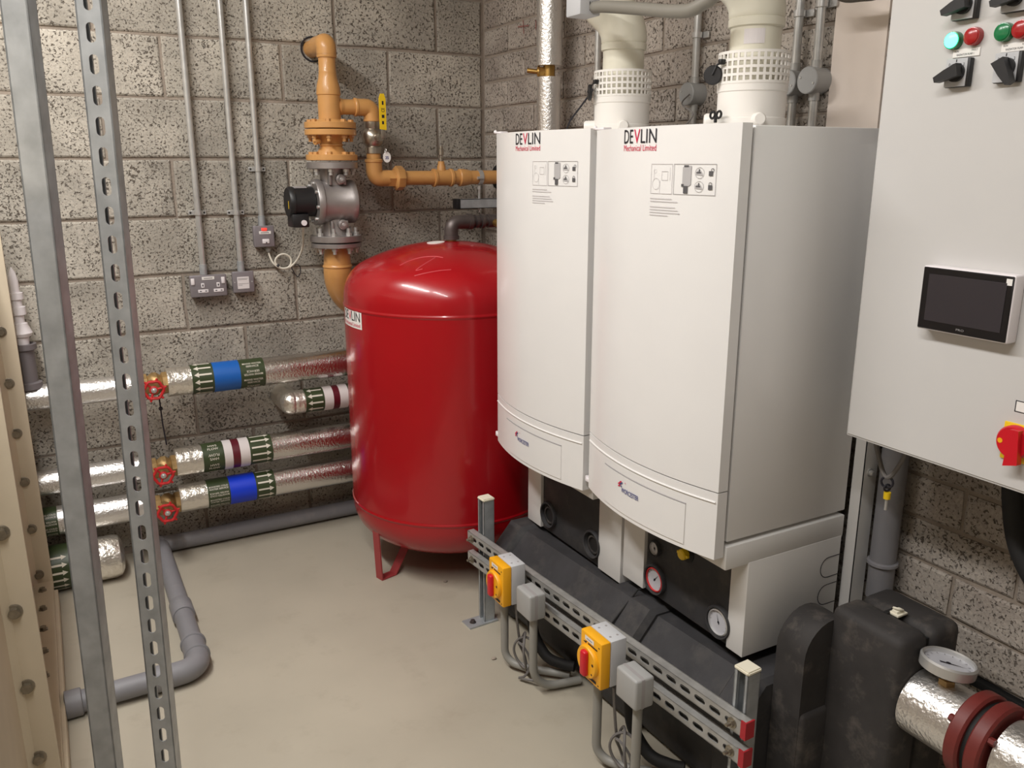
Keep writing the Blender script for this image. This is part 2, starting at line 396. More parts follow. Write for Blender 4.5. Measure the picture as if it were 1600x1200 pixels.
# ================================================================== boilers
def boiler(idx, y0, y1, zb, zt, label):
    XE, BOW = -.555, .042
    yc, hw = (y0+y1)/2, (y0-y1)/2
    def fx(y): return XE-BOW*(1-((y-yc)/hw)**2)
    root = thing('wall_boiler', label, 'boiler', (-.35, yc, zb), 'white wall boilers')
    g = MB(); g.box(-.516, -.115, y1+.004, y0-.004, zb+.034, zt-.004, .003)
    obj('body', g, m_white, root)
    def bowed(za, zc, ya, yb_, back=-.527, n=20, out=0):
        q = MB(); vs_ = []; fs = []
        for i in range(n+1):
            y = ya+(yb_-ya)*i/n; x = fx(y)-out
            vs_ += [(x, y, za), (x, y, zc), (back, y, za), (back, y, zc)]
        for i in range(n):
            a = 4*i; c = a+4; fs += [(a, c, c+1, a+1), (a+2, a+3, c+3, c+2), (a, a+2, c+2, c), (a+1, c+1, c+3, a+3)]
        fs += [(0, 1, 3, 2), (4*n, 4*n+2, 4*n+3, 4*n+1)]
        return q.raw(vs_, fs)
    zsm = zb+.166
    door = obj('door', bowed(zsm+.0016, zt, y0-.001, y1+.001), m_white, root, sharp=30)
    cov = obj('lower_cover', bowed(zb, zsm-.0016, y0-.001, y1+.001), m_white, root, sharp=30)
    # raised bead under the seam and flap, its gap's shade drawn as a grey strip
    g = MB(); n = 20; yy = [y0-.006+(y1-y0+.012)*i/n for i in range(n+1)]
    g.tube([(fx(y)-.0002, y, zsm-.024) for y in yy], .0028, 6); obj('bead', g, m_white, cov)
    fa, fb = yc+.14, yc-.18
    flap = obj('control_flap', bowed(zb+.012, zsm-.052, fa, fb, back=-.5, n=14, out=.0022), m_white, cov, sharp=30)
    g = MB(); yy = [fa+(fb-fa)*i/n for i in range(n+1)]
    g.tube([(fx(y)-.0008, y, zsm-.05) for y in yy], .0016, 6); obj('flap_gap_shade', g, m_greyt, cov)
    g = MB(); g.box(-.529, -.515, y1+.016, y0-.016, zb+.04, zt-.012); obj('door_gap_shade', g, m_blackp, root)  # black plate set inside the door gap, painting its deep shade
    # bottom tray
    g = MB(); g.box(-.52, -.12, y1-.002, y0-.02, zb-.036, zb+.024, .003); g.box(-.5, -.13, y1+.02, y0-.03, zb+.02, zb+.05); obj('bottom_tray', g, m_whitecab, root)
    # hinge pegs
    g = MB(); g.box(-.556, -.535, y0+.016, y0-.012, zb+.012, zb+.024, .003); g.cyl((-.548, y0+.016, zb+.012), (-.548, y0+.016, zb+.026), .006, n=12); obj('hinge_peg', g, m_whitep, root)
    g = MB(); g.box(-.556, -.53, y0+.01, y0-.03, zt+.001, zt+.007, .002); g.sphere((-.552, y0+.012, zt+.006), .006, n=10); obj('hinge_peg', g, m_whitep, root)
    # print follows the bowed front
    def pf(y_, z_): return lambda u, v: (fx(y_-u)-.0012, y_-u, z_+v)
    f = pf(yc+.066 if idx == 1 else yc+.092, zt-.036)
    W = .138 if idx == 1 else .128
    for t, m_, u0, u1 in (('DE', m_black, 0, .335), ('V', m_redt, .335, .525), ('LIN', m_black, .55, 1)):
        g = MB(); text(g, t, f, u0*W, u1*W-(.004 if t == 'DE' else 0), 0, .031, .002); obj('door_lettering', g, m_, door, flat=True)
    g = MB(); text(g, 'Mechanical Limited', f, 0, W, -.0175, -.0035); obj('door_lettering', g, m_redt, door, flat=True)
    # instruction sticker
    f = pf((yc-.035 if idx == 1 else yc-.022), zt-.148)
    sw = .188
    g = MB(); outline(g, f, 0, .07, 0, .066, .0012); outline(g, f, .036, .056, .03, .05, .001); disc(g, f, .018, .022, .013, 14, .012)
    disc(g, f, .014, .05, .005, 8, .0042); rect(g, f, .03, .031, .002, .03); rect(g, f, .01, .011, .03, .055); rect(g, f, .062, .063, .03, .058); obj('instruction_sticker', g, m_lgreyt, door, flat=True)
    g = MB(); outline(g, f, .074, sw, 0, .066, .0012, 10)
    rect(g, f, .1, .118, .018, .058); g.poly([f(.1, .058), f(.118, .058), f(.124, .062), f(.106, .062)]); g.poly([f(.118, .018), f(.124, .022), f(.124, .062), f(.118, .058)])
    for zz in (.018, .047): disc(g, f, .146, zz, .012, 16, .011); g.poly([f(.136, zz-.004), f(.156, zz-.006), f(.15, zz+.004), f(.14, zz+.005)])
    obj('instruction_sticker', g, m_lgreyt2, door, flat=True)
    g = MB()
    f2 = lambda u, v: (f(u, v)[0]-.0005,)+f(u, v)[1:]
    rect(g, f2, .104, .116, .003, .019); rect(g, f2, .098, .105, .017, .023); rect(g, f2, .104, .117, .059, .063)
    for zz in (.018, .047): rect(g, f2, .17, .18, zz-.006, zz+.004); disc(g, f2, .175+(.004 if zz > .03 else 0), zz+.006, .004, 10, .0028); rect(g, f2, .138, .15, zz-.001, zz+.002); rect(g, f2, .144, .147, zz, zz+.008)
    obj('instruction_sticker', g, m_dkgrey, door, flat=True)
    g = MB()
    for r_, wd in enumerate((.07, .088, 0, .082, .09, .096, .06)):
        if wd: rect(g, f, 0, wd, -.012-r_*.0062, -.0095-r_*.0062, 4)
    obj('small_print', g, m_lgreyt, door, flat=True)
    # maker's badge on the flap
    fo = lambda u, v: (fx(yc+.065-u)-.004, yc+.065-u, zsm-.079+v)
    g = MB(); text(g, 'WORCESTER', fo, .018, .092, -.017, -.004, .012); obj('badge', g, m_navy, flap, flat=True)
    g = MB(); g.poly([fo(0, 0), fo(.006, 0), fo(.02, .012), fo(.014, .012)]); g.poly([fo(.001, -.006), fo(.007, -.006), fo(.014, 0), fo(.008, 0)]); obj('badge', g, m_redt, flap, flat=True)
    g = MB(); g.poly([fo(.009, 0), fo(.013, 0), fo(.025, .01), fo(.021, .01)]); g.poly([fo(.014, -.004), fo(.018, -.004), fo(.02, 0), fo(.016, 0)]); obj('badge', g, m_navy, flap, flat=True)
    g = MB(); disc(g, fo, .035, .012, .0016, 10); obj('badge_dot', g, m_redt, flap, flat=True)
    return root
boiler(1, -1.180, -1.705, .668, 1.673, 'white boiler farther back, its door half hidden beside the red vessel')
boiler(2, -1.733, -2.259, .690, 1.667, 'nearer white boiler with its whole grey shaded side panel showing')

# hydraulic cabinets under the boilers
def cabinet(idx, y0, y1, zb, zt, blk, gauges, label):
    root = thing('pump_cabinet', label, 'cabinet', (-.3, (y0+y1)/2, zb), 'cabinets under the boilers')
    g = MB(); g.box(-.446, -.125, y0, blk[0], zb, zt, .002); obj('side_panel', g, m_whitecab, root)
    g = MB(); g.box(-.446, -.125, blk[1], y1, zb, zt, .002); sp = obj('side_panel', g, m_whitecab, root)
    if idx == 2:
        g = MB()
        for zz in (zb+.178, zb+.1):
            pts = [(-.128, zz+.028)]+[(-.165-.028*math.sin(a), zz+.028*math.cos(a)) for a in [PI*k/10 for k in range(11)]]+[(-.128, zz-.028)]
            g.tube([(x, y1-.0004, z) for x, z in pts], .0011, 5)
        obj('knockout', g, m_black, sp)
    g = MB(); g.box(-.438, -.17, blk[1], blk[0], zb-.002, zt-.002, .006)
    ins = obj('foam_front', g, m_foam, root)
    for (gy, gz, r, kind) in gauges:
        o = V((-.438, gy, gz))
        g = MB(); g.lathe(o, (-1, 0, 0), [(r*1.24, -.01), (r*1.24, .009), (r*1.18, .013), (r*1.06, .012), (r*1.02, -.002)], 28, False); obj('gauge_socket', g, m_foam, ins)
        if kind == 'open':
            g = MB(); g.lathe(o, (-1, 0, 0), [(r*1.03, .001), (r*.3, .0005)], 24); obj('gauge_recess', g, m_rubber, ins)
            g = MB(); g.lathe(o+V((-.002, -.004, 0)), (-1, 0, 0), [(r*.8, 0), (r*.8, .004), (r*.66, .004), (r*.66, 0)], 24, False); obj('gauge_rim', g, m_foam2, ins)
        else:
            g = MB(); g.lathe(o, (-1, 0, 0), [(r, -.002), (r, .009), (r*.9, .011), (r*.88, .006)], 28, False); obj('gauge_rim', g, m_steel if kind == 'steel' else m_redw, ins)
            g = MB(); g.cyl(o+V((-.004, 0, 0)), o+V((-.006, 0, 0)), r*.89, n=28); obj('gauge_face', g, m_gface, ins)
            fn = on_x(o.x-.0068, gy, gz); g = MB(); a = 1.9 if kind == 'steel' else .9
            c, s_ = math.cos(a), math.sin(a)
            g.poly([fn(-.0016*s_-.006*c, .0016*c-.006*s_), fn(.0016*s_-.006*c, -.0016*c-.006*s_), fn(r*.7*c, r*.7*s_)]); disc(g, fn, 0, 0, .0035, 10)
            for k in range(9):
                t = -.6+k*PI*1.2/8+0; u, v = math.cos(t), math.sin(t); g.poly([fn(u*r*.68, v*r*.68), fn(u*r*.8-.0007*v, v*r*.8+.0007*u), fn(u*r*.8+.0007*v, v*r*.8-.0007*u)])
            obj('gauge_needle', g, m_black, ins, flat=True)
    if idx == 2:
        g = MB(); o = V((-.438, -2.035, .585)); g.lathe(o, (-1, 0, 0), [(.01, 0), (.01, .01), (.015, .011), (.015, .022), (.012, .025)], 12); g.box(o.x-.02, o.x-.012, o.y-.022, o.y+.022, o.z-.004, o.z+.004, .002); obj('drain_cap', g, m_yellow2, root)
        g = MB(); g.lathe((-.438, -2.035, .585), (-1, 0, 0), [(.026, 0), (.026, .002), (.02, .003)], 24); obj('drain_recess', g, m_rubber, root)
cabinet(1, -1.2, -1.752, .365, .636, (-1.288, -1.636), [(-1.335, .428, .037, 'open'), (-1.6, .43, .037, 'open')],
        'white cabinet with black foam front and empty gauge sockets under the farther boiler')
cabinet(2, -1.764, -2.262, .4, .658, (-1.862, -2.205), [(-1.905, .545, .019, 'steel'), (-1.912, .452, .036, 'red'), (-2.172, .452, .036, 'steel')],
        'white cabinet with black foam front, gauges and yellow cap under the nearer boiler')

# frame post behind the nearer boiler
r = thing('frame_post', 'pale grey steel frame post between nearer boiler and control panel', 'post', (-.08, -2.272, 0))
g = MB(); g.box(-.1, -.098, -2.287, -2.255, 0, 1.64); g.box(-.1, -.05, -2.287, -2.285, 0, 1.64); obj('angle', g, m_whitecab, r)
g = MB(); g.lathe((-.078, -2.287, .83), (0, -1, 0), [(.011, 0), (.011, .003), (.008, .0035), (.008, .009), (.005, .012)], 14); obj('bolt', g, m_steel, r)

# ================================================================== header and low loss header
def octa(x0, x1, z0, z1, ch, cb): return [(x0, z0+cb), (x0, z1-ch), (x0+ch*.85, z1), (x1, z1), (x1, z0), (x0+cb*.6, z0)]
def hdr_seg(ya, yb_, gr, xs=0):
    g = MB(); pts = []
    def sec(y):
        k = (y+1.2)/-1.15; dx = .045*k+xs; dz = .022*k
        return [(x+dx, y, z) for x, z in octa(-.545-gr, -.25, .01, .342+dz+gr, .075, .05)]
    a, c = sec(ya), sec(yb_); n = len(a)
    ai = [(p[0]+.012 if p[0] < -.3 else p[0], ya+.014, p[2]-.012 if p[2] > .2 else p[2]) for p in a]
    ci = [(p[0]+.012 if p[0] < -.3 else p[0], yb_-.014, p[2]-.012 if p[2] > .2 else p[2]) for p in c]
    g.raw(ai+a+c+ci, [tuple(range(n))]+[(k*n+i, k*n+(i+1) % n, (k+1)*n+(i+1) % n, (k+1)*n+i) for k in range(3) for i in range(n)]+[tuple(3*n+i for i in range(n))])
    return g
r = thing('manifold_header', 'long black foam-cased pipe header lying along the floor under the boilers', 'header', (-.4, -1.75, 0))
obj('foam_case', hdr_seg(-1.205, -1.80, 0), m_foam, r)
obj('foam_case', hdr_seg(-1.915, -2.27, 0), m_foam, r)
obj('collar', hdr_seg(-1.76, -1.93, .018), m_foam, r)
obj('collar', hdr_seg(-1.165, -1.235, .012), m_foam, r)
obj('collar', hdr_seg(-2.26, -2.328, .014), m_foam, r)
g = MB()
for y in (-1.845,): g.tube([(-.545+.03, y, .06), (-.545+.01, y, .31), (-.47+.02, y, .39), (-.3, y, .394)], .003, 6)
obj('joint_line', g, m_rubber, r)
r = thing('low_loss_header', 'big dusty black foam-cased block at lower right beside the gauge pipe', 'header', (-.24, -2.51, 0))
g = MB(); g.box(-.338, -.243, -2.612, -2.42, .0, .597, .022, 3); obj('front_shell', g, m_foam2, r)
g = MB(); g.box(-.23, -.13, -2.612, -2.415, .0, .592, .022, 3); obj('rear_shell', g, m_foam2, r)
g = MB(); g.box(-.245, -.228, -2.598, -2.432, .1, .572); obj('seam', g, m_rubber, r)
g = MB(); pts = []
for k in range(15):
    a = PI*k/14; pts.append((-.335+.085*math.cos(PI-a), 0, .475+.085*math.sin(a)))
pts = [(p[0], -2.345, p[2]) for p in pts]; pts = [(-.42, -2.345, 0)]+pts+[(-.25, -2.345, 0)]
g.prism(pts, (0, -.085, 0)); bmesh.ops.bevel(g.bm, geom=[e for e in g.bm.edges if e.calc_face_angle(0) > .8], offset=.012, segments=2, affect='EDGES'); obj('inlet_elbow_case', g, m_foam2, r)
g = MB(); g.box(-.42, -.24, -2.44, -2.375, .0, .335, .015, 3); obj('connection_case', g, m_foam2, r)
g = MB(); g.box(-.253, -.219, -2.535, -2.508, .594, .6, .002); g.ring((-.236, -2.52, .606), (.5, .2, 1), .009, .003, 14, 6); g.box(-.249, -.224, -2.529, -2.513, .597, .606, .003); obj('clip', g, m_capcream, r)
g = MB(); g.box(-.262, -.212, -2.514, -2.502, .588, .6, .003); obj('clip_pocket', g, m_rubber, r)

# large foil pipe with coupling and dial
PX, PZ, PR = -.262, .438, .075
r = thing('foil_main_pipe', 'fat foil-wrapped pipe with maroon coupling at the lower right corner', 'pipe', (PX, -2.9, PZ-PR))
g = MB(); g.cyl((PX, -2.614, PZ), (PX, -2.735, PZ), PR, n=48); obj('foil_wrap', g, m_foil, r)
g = MB(); g.cyl((PX, -2.82, PZ), (PX, -3.35, PZ), PR, n=48); obj('foil_wrap', g, m_foil, r)
g = MB()
for ya in (-2.737, -2.78): g.lathe((PX, ya, PZ), (0, -1, 0), [(PR*.9, 0), (PR+.016, 0), (PR+.02, .004), (PR+.02, .026), (PR+.015, .031), (PR*.9, .031)], 48)
obj('coupling', g, m_maroon, r)
g = MB(); g.cyl((PX, -2.765, PZ), (PX, -2.783, PZ), PR+.008, n=40); obj('gasket', g, m_rubber, r)
for k in range(4):
    g = MB(); a = 2*PI*k/4+.9; c = V((PX+math.cos(a)*(PR+.006), -2.811, PZ+math.sin(a)*(PR+.006))); g.cyl(c, c+V((0, -.012, 0)), .0085, n=6); obj('bolt', g, m_maroon, r)
    g = MB(); c.y = -2.737; g.cyl(c, c+V((0, .01, 0)), .0085, n=6); obj('bolt', g, m_maroon, r)
r = thing('dial_gauge', 'round steel dial thermometer lying face up on the fat foil pipe', 'gauge', (PX, -2.672, PZ+PR))
ax = V((.16, -.02, 1)).normalized(); o = V((PX+.0, -2.668, .545))
g = MB(); g.lathe(o, ax, [(.048, -.004), (.056, .0), (.057, .02), (.053, .024), (.05, .021), (.05, .012)], 40, False); g.lathe(o, ax, [(.001, -.004), (.05, -.004)], 40, False); obj('case', g, m_steel, r)
g = MB(); g.cyl(o+ax*.011, o+ax*.013, .0505, n=40); obj('face', g, m_gface, r)
A, B1, B2 = frame(ax); fn = lambda u, v: o+A*.0145+B1*u+B2*v
g = MB(); g.poly([fn(-.014, -.011), fn(-.010, -.015), fn(.03, .022)]); disc(g, fn, 0, 0, .005, 12); 
for k in range(13):
    t = -.8+k*PI*1.5/12; u, v = math.cos(t), math.sin(t); g.poly([fn(u*.036, v*.036), fn(u*.043-.001*v, v*.043+.001*u), fn(u*.043+.001*v, v*.043-.001*u)])
obj('needle', g, m_black, r, flat=True)
g = MB(); g.cyl((PX, -2.672, PZ+PR-.012), o-ax*.002, .014, n=14); g.cyl((PX, -2.672, PZ+PR-.006), (PX, -2.672, PZ+PR+.012), .018, n=6); obj('stem', g, m_bronze, r)

# grey pipe behind, cables, hose
r = thing('grey_riser_pipe', 'vertical grey plastic pipe rising behind the black foam block', 'pipe', (-.05, -2.334, .56))
g = MB(); g.cyl((-.05, -2.334, .5), (-.05, -2.334, 1.9), .032, n=24); obj('pipe', g, m_pvc, r)
g = MB(); g.lathe((-.05, -2.334, .594), (0, 0, 1), [(.039, 0), (.038, .006), (.033, .009)], 20); obj('sealant', g, m_pvc, r)
g = MB(); g.tube(bez([(-.2, -2.375, 1.02), (-.2, -2.39, .95), (-.2, -2.425, .886), (-.2, -2.462, .945), (-.2, -2.475, 1.02)], 8), .0055, 8)
tag(obj('grey_cable', g, m_cableg, None, (-.2, -2.42, .88)), 'thin grey cable looping below the control panel', 'cable')
r = thing('hanging_key', 'small yellow-topped key hanging on the cable loop below control panel', 'key', (-.2, -2.432, .82))
g = MB(); g.ring((-.2, -2.428, .875), (1, .4, 0), .013, .003, 14, 6); g.ring((-.2, -2.43, .862), (.3, 1, 0), .008, .0025, 12, 6); obj('ring', g, m_black, r)
g = MB(); g.cyl((-.2, -2.432, .852), (-.2, -2.432, .836), .008, n=12); obj('yellow_sleeve', g, m_yellow2, r)
g = MB(); g.cyl((-.2, -2.432, .836), (-.2, -2.432, .808), .0035, n=8); obj('blade', g, m_steel, r)
g = MB(); g.tube(bez([(-.1, -2.65, 1.0), (-.1, -2.657, .9), (-.1, -2.69, .79), (-.1, -2.76, .71), (-.1, -2.86, .66)], 8), .021, 14)
tag(obj('black_hose', g, m_rubber, None, (-.1, -2.7, .66)), 'thick black hose curving out under the control panel at the right edge', 'hose')

# ================================================================== control panel
r = thing('control_panel', 'large light grey wall control cabinet with switches and touchscreen', 'control panel', (-.15, -2.8, .984))
FX = -.285
g = MB(); g.box(FX, -.02, -3.35, -2.37, .986, 2.35, .004, 2); obj('cabinet', g, m_grey, r)
g = MB(); g.box(FX-.0025, FX, -3.33, -2.375, .992, 2.34, .001, 1); door = obj('door', g, m_grey, r)
DX = FX-.0025
for (y, z, m_) in ((-2.523, 1.809, m_grn_on), (-2.562, 1.812, m_rlens), (-2.62, 1.812, m_grn), (-2.652, 1.813, m_rlens)):
    g = MB(); g.lathe((DX, y, z), (-1, 0, 0), [(.0165, 0), (.0165, .006), (.0155, .012), (.0135, .0125)], 24); k = obj('indicator', g, m_grn if m_ in (m_grn, m_grn_on) else m_rlens, door)
    g = MB(); g.lathe((DX, y, z), (-1, 0, 0), [(.0135, .006), (.0135, .014), (.008, .0165), (.001, .017)], 24); obj('lens', g, m_, k)
def rot_switch(y, z, ang):
    g = MB(); g.box(DX-.012, DX, y-.024, y+.024, z-.0255, z+.0255, .002); k = obj('selector_switch', g, m_blackp, door)
    g = MB(); g.box(DX-.0135, DX-.012, y-.019, y+.024, z-.0245, z+.0255, .0005, 1); obj('switch_plate', g, m_gbox2, k)
    c, s_ = math.cos(ang), math.sin(ang); F = lambda u, v, x: (DX-x, y-.001-(u*c-v*s_), z+(u*s_+v*c))
    g = MB(); g.cyl((DX-.0135, y, z), (DX-.02, y, z), .0165, n=24)
    pts = [(-.015, -.011), (-.012, .012), (.012, .009), (.034, .005), (.034, -.005), (.012, -.009)]
    g.prism([F(u, v, .019) for u, v in pts], (-.017, 0, 0)); bmesh.ops.bevel(g.bm, geom=[e for e in g.bm.edges if e.calc_face_angle(0) > .6], offset=.002, segments=2, affect='EDGES')
    obj('switch_knob', g, m_blackp, k)
    fn = on_x(DX-.0139, y, z); g = MB(); text(g, '0', fn, -.018, -.015, .013, .018); text(g, '1', fn, -.004, -.002, .019, .024); text(g, '2', fn, .011, .014, .012, .017); obj('switch_print', g, m_black, k, flat=True)
rot_switch(-2.543, 1.75, PI+.35); rot_switch(-2.638, 1.751, -1.0); rot_switch(-2.541, 1.868, PI+.35); rot_switch(-2.636, 1.868, PI+.3)
for y, t in ((-2.522, 'RADIATOR PUMP 1'), (-2.616, 'RADIATOR PUMP 2')):
    g = MB(); g.box(DX-.002, DX, y-.054, y, 1.778, 1.793, .0005, 1); k = obj('name_plate', g, m_label, door)
    fn = on_x(DX-.0024, y, 1.778); g = MB(); text(g, 'RUN', fn, .004, .012, .0095, .0125); text(g, 'FAULT', fn, .038, .05, .0095, .0125); text(g, t, fn, .009, .043, .003, .0065); obj('plate_print', g, m_black, k, flat=True)
g = MB(); outline(g, on_x(DX-.0006, -2.738, 1.139), 0, .06, 0, .022, .0015); obj('name_plate', g, m_black, door, flat=True)
g = MB(); g.box(DX-.0004, DX, -2.796, -2.74, 1.141, 1.159); obj('name_plate', g, m_label, door)
# touchscreen
g = MB(); g.box(DX-.03, DX, -2.722, -2.536, 1.266, 1.392, .004, 3); hm = obj('touchscreen', g, m_whitep, door)
g = MB(); g.box(DX-.0315, DX-.029, -2.7195, -2.5385, 1.2685, 1.3895, .0015, 1); obj('bezel', g, m_bezel, hm)
g = MB(); g.box(DX-.0325, DX-.031, -2.708, -2.552, 1.285, 1.377, .0004, 1); obj('screen', g, m_screen, hm)
g = MB(); rect(g, on_x(DX-.032, -2.706, 1.373), 0, .011, 0, .012); obj('corner_sticker', g, m_label, hm, flat=True)
g = MB(); text(g, 'PRO', on_x(DX-.032, -2.622, 1.275), 0, .016, 0, .004); obj('screen_badge', g, m_greyt, hm, flat=True)
# main isolator on the door
g = MB(); g.box(DX-.004, DX, -2.82, -2.725, 1.045, 1.118, .002); k = obj('isolator_plate', g, m_yellow2, door)
g = MB(); g.lathe((DX-.004, -2.752, 1.084), (-1, 0, 0), [(.032, 0), (.032, .01), (.029, .014)], 32); g.prism([(DX-.016, -2.752-.008+yy, 1.084+zz) for yy, zz in ((.008, .028), (-.008, .028), (-.014, -.036), (.012, -.044))], (-.014, 0, 0)); obj('isolator_handle', g, m_redp, k)
g = MB(); disc(g, on_x(DX-.0185, -2.73, 1.083), 0, 0, .005, 12); obj('isolator_mark', g, m_yellow, k, flat=True)

# ================================================================== strut rack on the floor
PA, PB = V((-.605, -1.185, 0)), V((-.54, -2.375, 0))
dr = (PB-PA).normalized(); nf = V((dr.y, -dr.x, 0))            # nf points to the room (-x)
if nf.x > 0: nf = -nf
r = thing('channel_rack', 'low galvanised channel rack standing in front of the black header', 'rack', (PA+PB)/2)
for P0 in (PA, PB):
    g = MB(); channel(g, P0-nf*.0205+V((0, 0, .004)), P0-nf*.0205+V((0, 0, .462)), -nf, slots=False); po = obj('post', g, m_galvd, r, sharp=25)
    fr = (P0, dr, nf, V((0, 0, 1)))
    g = MB(); g.lbox(fr, -.0225, .0225, -.0225, .0225, .462, .472); bmesh.ops.bevel(g.bm, geom=list(g.bm.edges), offset=.003, segments=2, affect='EDGES'); obj('end_cap', g, m_capcream, po)
    g = MB(); g.lbox(fr, -.03, .03, -.03, .085, 0, .006); obj('base_plate', g, m_galvd, po)
    g = MB(); hexbolt(g, P0+nf*.058+V((0, 0, .006)), (0, 0, 1), .008, .008); obj('anchor_bolt', g, m_iron, po)
for zl, zr in ((.318, .345), (.24, .27)):
    a = PA-dr*.05+nf*.0465+V((0, 0, zl)); c = PB+dr*.045+nf*.0465+V((0, 0, zr))
    g = MB(); channel(g, a, c, nf, d=.025, sl=.036, sw=.0155); ra = obj('rail', g, m_galv, r, sharp=25)
    fr = (c, dr, nf, V((0, 0, 1)))
    g = MB(); g.lbox(fr, 0, .004, -.027, .002, -.0225, .0225); g.lbox(fr, -.012, .002, -.002, .0015, -.0222, .0222); obj('end_cap', g, m_redcap, ra)
    for q in (a+dr*.03, c-dr*.038):
        g = MB(); hexbolt(g, q, nf, .009, .007); g.cyl(q+nf*.007, q+nf*.02, .0045, n=10); obj('bolt', g, m_boltz, ra)

def isolator(yc, zc, label):
    r = thing('rotary_isolator', label, 'switch', (-.665, yc, zc-.065), 'yellow isolators on the rack')
    y0, y1, z0, z1 = yc+.047, yc-.047, zc-.066, zc+.066
    g = MB(); g.box(-.704, -.655, y1, y0, z0, z1, .004); bk = obj('back_box', g, m_gbox2, r)
    g = MB()
    for yy in (-.025, .025):
        for xx in (-.692, -.67): g.lathe((xx, yc+yy, z1), (0, 0, 1), [(.0035, 0), (.003, .0008), (.001, .0008)], 10)
    obj('knockout', g, m_greyt, bk)
    g = MB(); g.box(-.734, -.704, y1, y0, z0, z1, .004); fr_ = obj('front_cover', g, m_yellow, r)
    c = V((-.734, yc+.006, zc-.008))
    g = MB(); g.lathe(c, (-1, 0, 0), [(.044, 0), (.044, .006), (.041, .01), (.012, .0105)], 32); obj('dial', g, m_yellow, fr_)
    g = MB(); g.box(c.x-.024, c.x-.006, c.y-.012, c.y+.012, c.z-.036, c.z+.036, .007, 3); obj('handle', g, m_redp, r)
    fn = on_x(-.7346, yc, zc); g = MB(); rect(g, fn, -.026, .014, .046, .059); obj('label', g, m_label, fr_, flat=True)
    fn2 = on_x(-.735, yc, zc); g = MB(); rect(g, fn2, -.018, .006, .0505, .0535); obj('label_print', g, m_greyt, fr_, flat=True)
    g = MB(); rect(g, fn, -.012, .03, .038, .0425); g.poly([fn(-.034, .038), fn(-.022, .036), fn(-.016, .044), fn(-.024, .042)])
    rect(g, fn, -.02, .028, -.058, -.05); rect(g, fn, .034, .04, .05, .053); rect(g, fn, .034, .04, -.058, -.055); obj('cover_print', g, m_black, fr_, flat=True)
    fn3 = on_x(-.7448, c.y, c.z); g = MB(); disc(g, fn3, .03, .006, .004, 10); disc(g, fn3, .027, -.022, .003, 8); obj('dial_mark', g, m_black, fr_, flat=True)
isolator(-1.502, .327, 'yellow rotary isolator with red handle nearer the red vessel')
isolator(-2.024, .351, 'yellow rotary isolator with red handle nearer the camera')
def jbox(yc, zc, label):
    g = MB(); g.box(-.712, -.655, yc-.042, yc+.042, zc-.042, zc+.042, .007, 3)
    r = obj('junction_box', g, m_gbox, None, (-.68, yc, zc-.042)); tag(r, label, 'junction box', 'grey junction boxes on the rack')
    g = MB(); g.box(-.6905, -.6885, yc-.0424, yc+.0424, zc-.0424, zc+.0424, .006, 2); obj('lid_seam', g, m_greyt, r)
jbox(-1.632, .31, 'square grey junction box right of the farther yellow isolator')
jbox(-2.146, .331, 'square grey junction box right of the nearer yellow isolator')
for (yc, zc, tail, lab, l2) in ((-1.502, .327, .0, 'grey conduit bending from the farther yellow isolator down to the floor', ''), (-2.024, .351, 0, 'grey conduit bending from the nearer yellow isolator down to the floor', '')):
    g = MB(); g.tube(fillet([(-.69, yc+.025, zc-.06), (-.69, yc+.025, .025), (-.64, yc-.05, .022), (-.545, yc-.14, .022)], .07, 8), .0125, 12)
    tag(obj('grey_conduit', g, m_pvcd, None, (-.69, yc, 0)), lab, 'conduit', 'grey conduits on the rack')
for (yc, zc, lab) in ((-1.632, .31, 'grey conduit looping down from the farther junction box to the header'), (-2.146, .331, 'grey conduit looping down from the nearer junction box to the header')):
    g = MB(); g.tube(fillet([(-.683, yc-.015, zc-.04), (-.683, yc-.015, .02), (-.53, yc-.045, .02)], .075, 8), .0125, 12); k = obj('grey_conduit', g, m_pvcd, None, (-.683, yc, 0))
    tag(k, lab, 'conduit', 'grey conduits on the rack')
    if yc < -2: 
        g = MB(); g.lathe((-.55, yc-.041, .02), (1, -.19, 0), [(.0125, -.012), (.018, -.012), (.018, .012), (.0125, .012)], 14); obj('coupling', g, m_nickel, k)
for yc, lab in ((-1.56, 'coil of thin dark cable tied to conduit under the farther isolator'), (-2.085, 'coil of thin dark cable tied to conduit under the nearer isolator')):
    g = MB(); pts = []
    for k in range(34):
        a = k*.52; pts.append((-.665+.03*math.cos(a*.5+1)*.4+.012*math.sin(a*1.7), yc+.035*math.cos(a), .105-.0012*k+.055*math.sin(a)))
    pts = [(-.68, yc+.03, .27), (-.672, yc+.03, .17)]+pts+[(-.66, yc-.05, .02), (-.6, yc-.08, .014)]
    g.tube(bez(pts, 3), .004, 6); tag(obj('cable_coil', g, m_cableg, None, (-.66, yc, 0)), lab, 'cable', 'cable coils under the isolators')
    g = MB(); g.tube(bez([(-.605, yc+.06, .2), (-.605, yc+.04, .12), (-.595, yc-.02, .07), (-.565, yc-.07, .06), (-.54, yc-.1, .06)], 6), .017, 10)
    tag(obj('black_flexible_conduit', g, m_rubber, None, (-.58, yc, 0)), lab.replace('coil of thin dark cable tied to conduit', 'thick black flexible conduit curving to the floor'), 'conduit', 'black flexible conduits behind the rack')

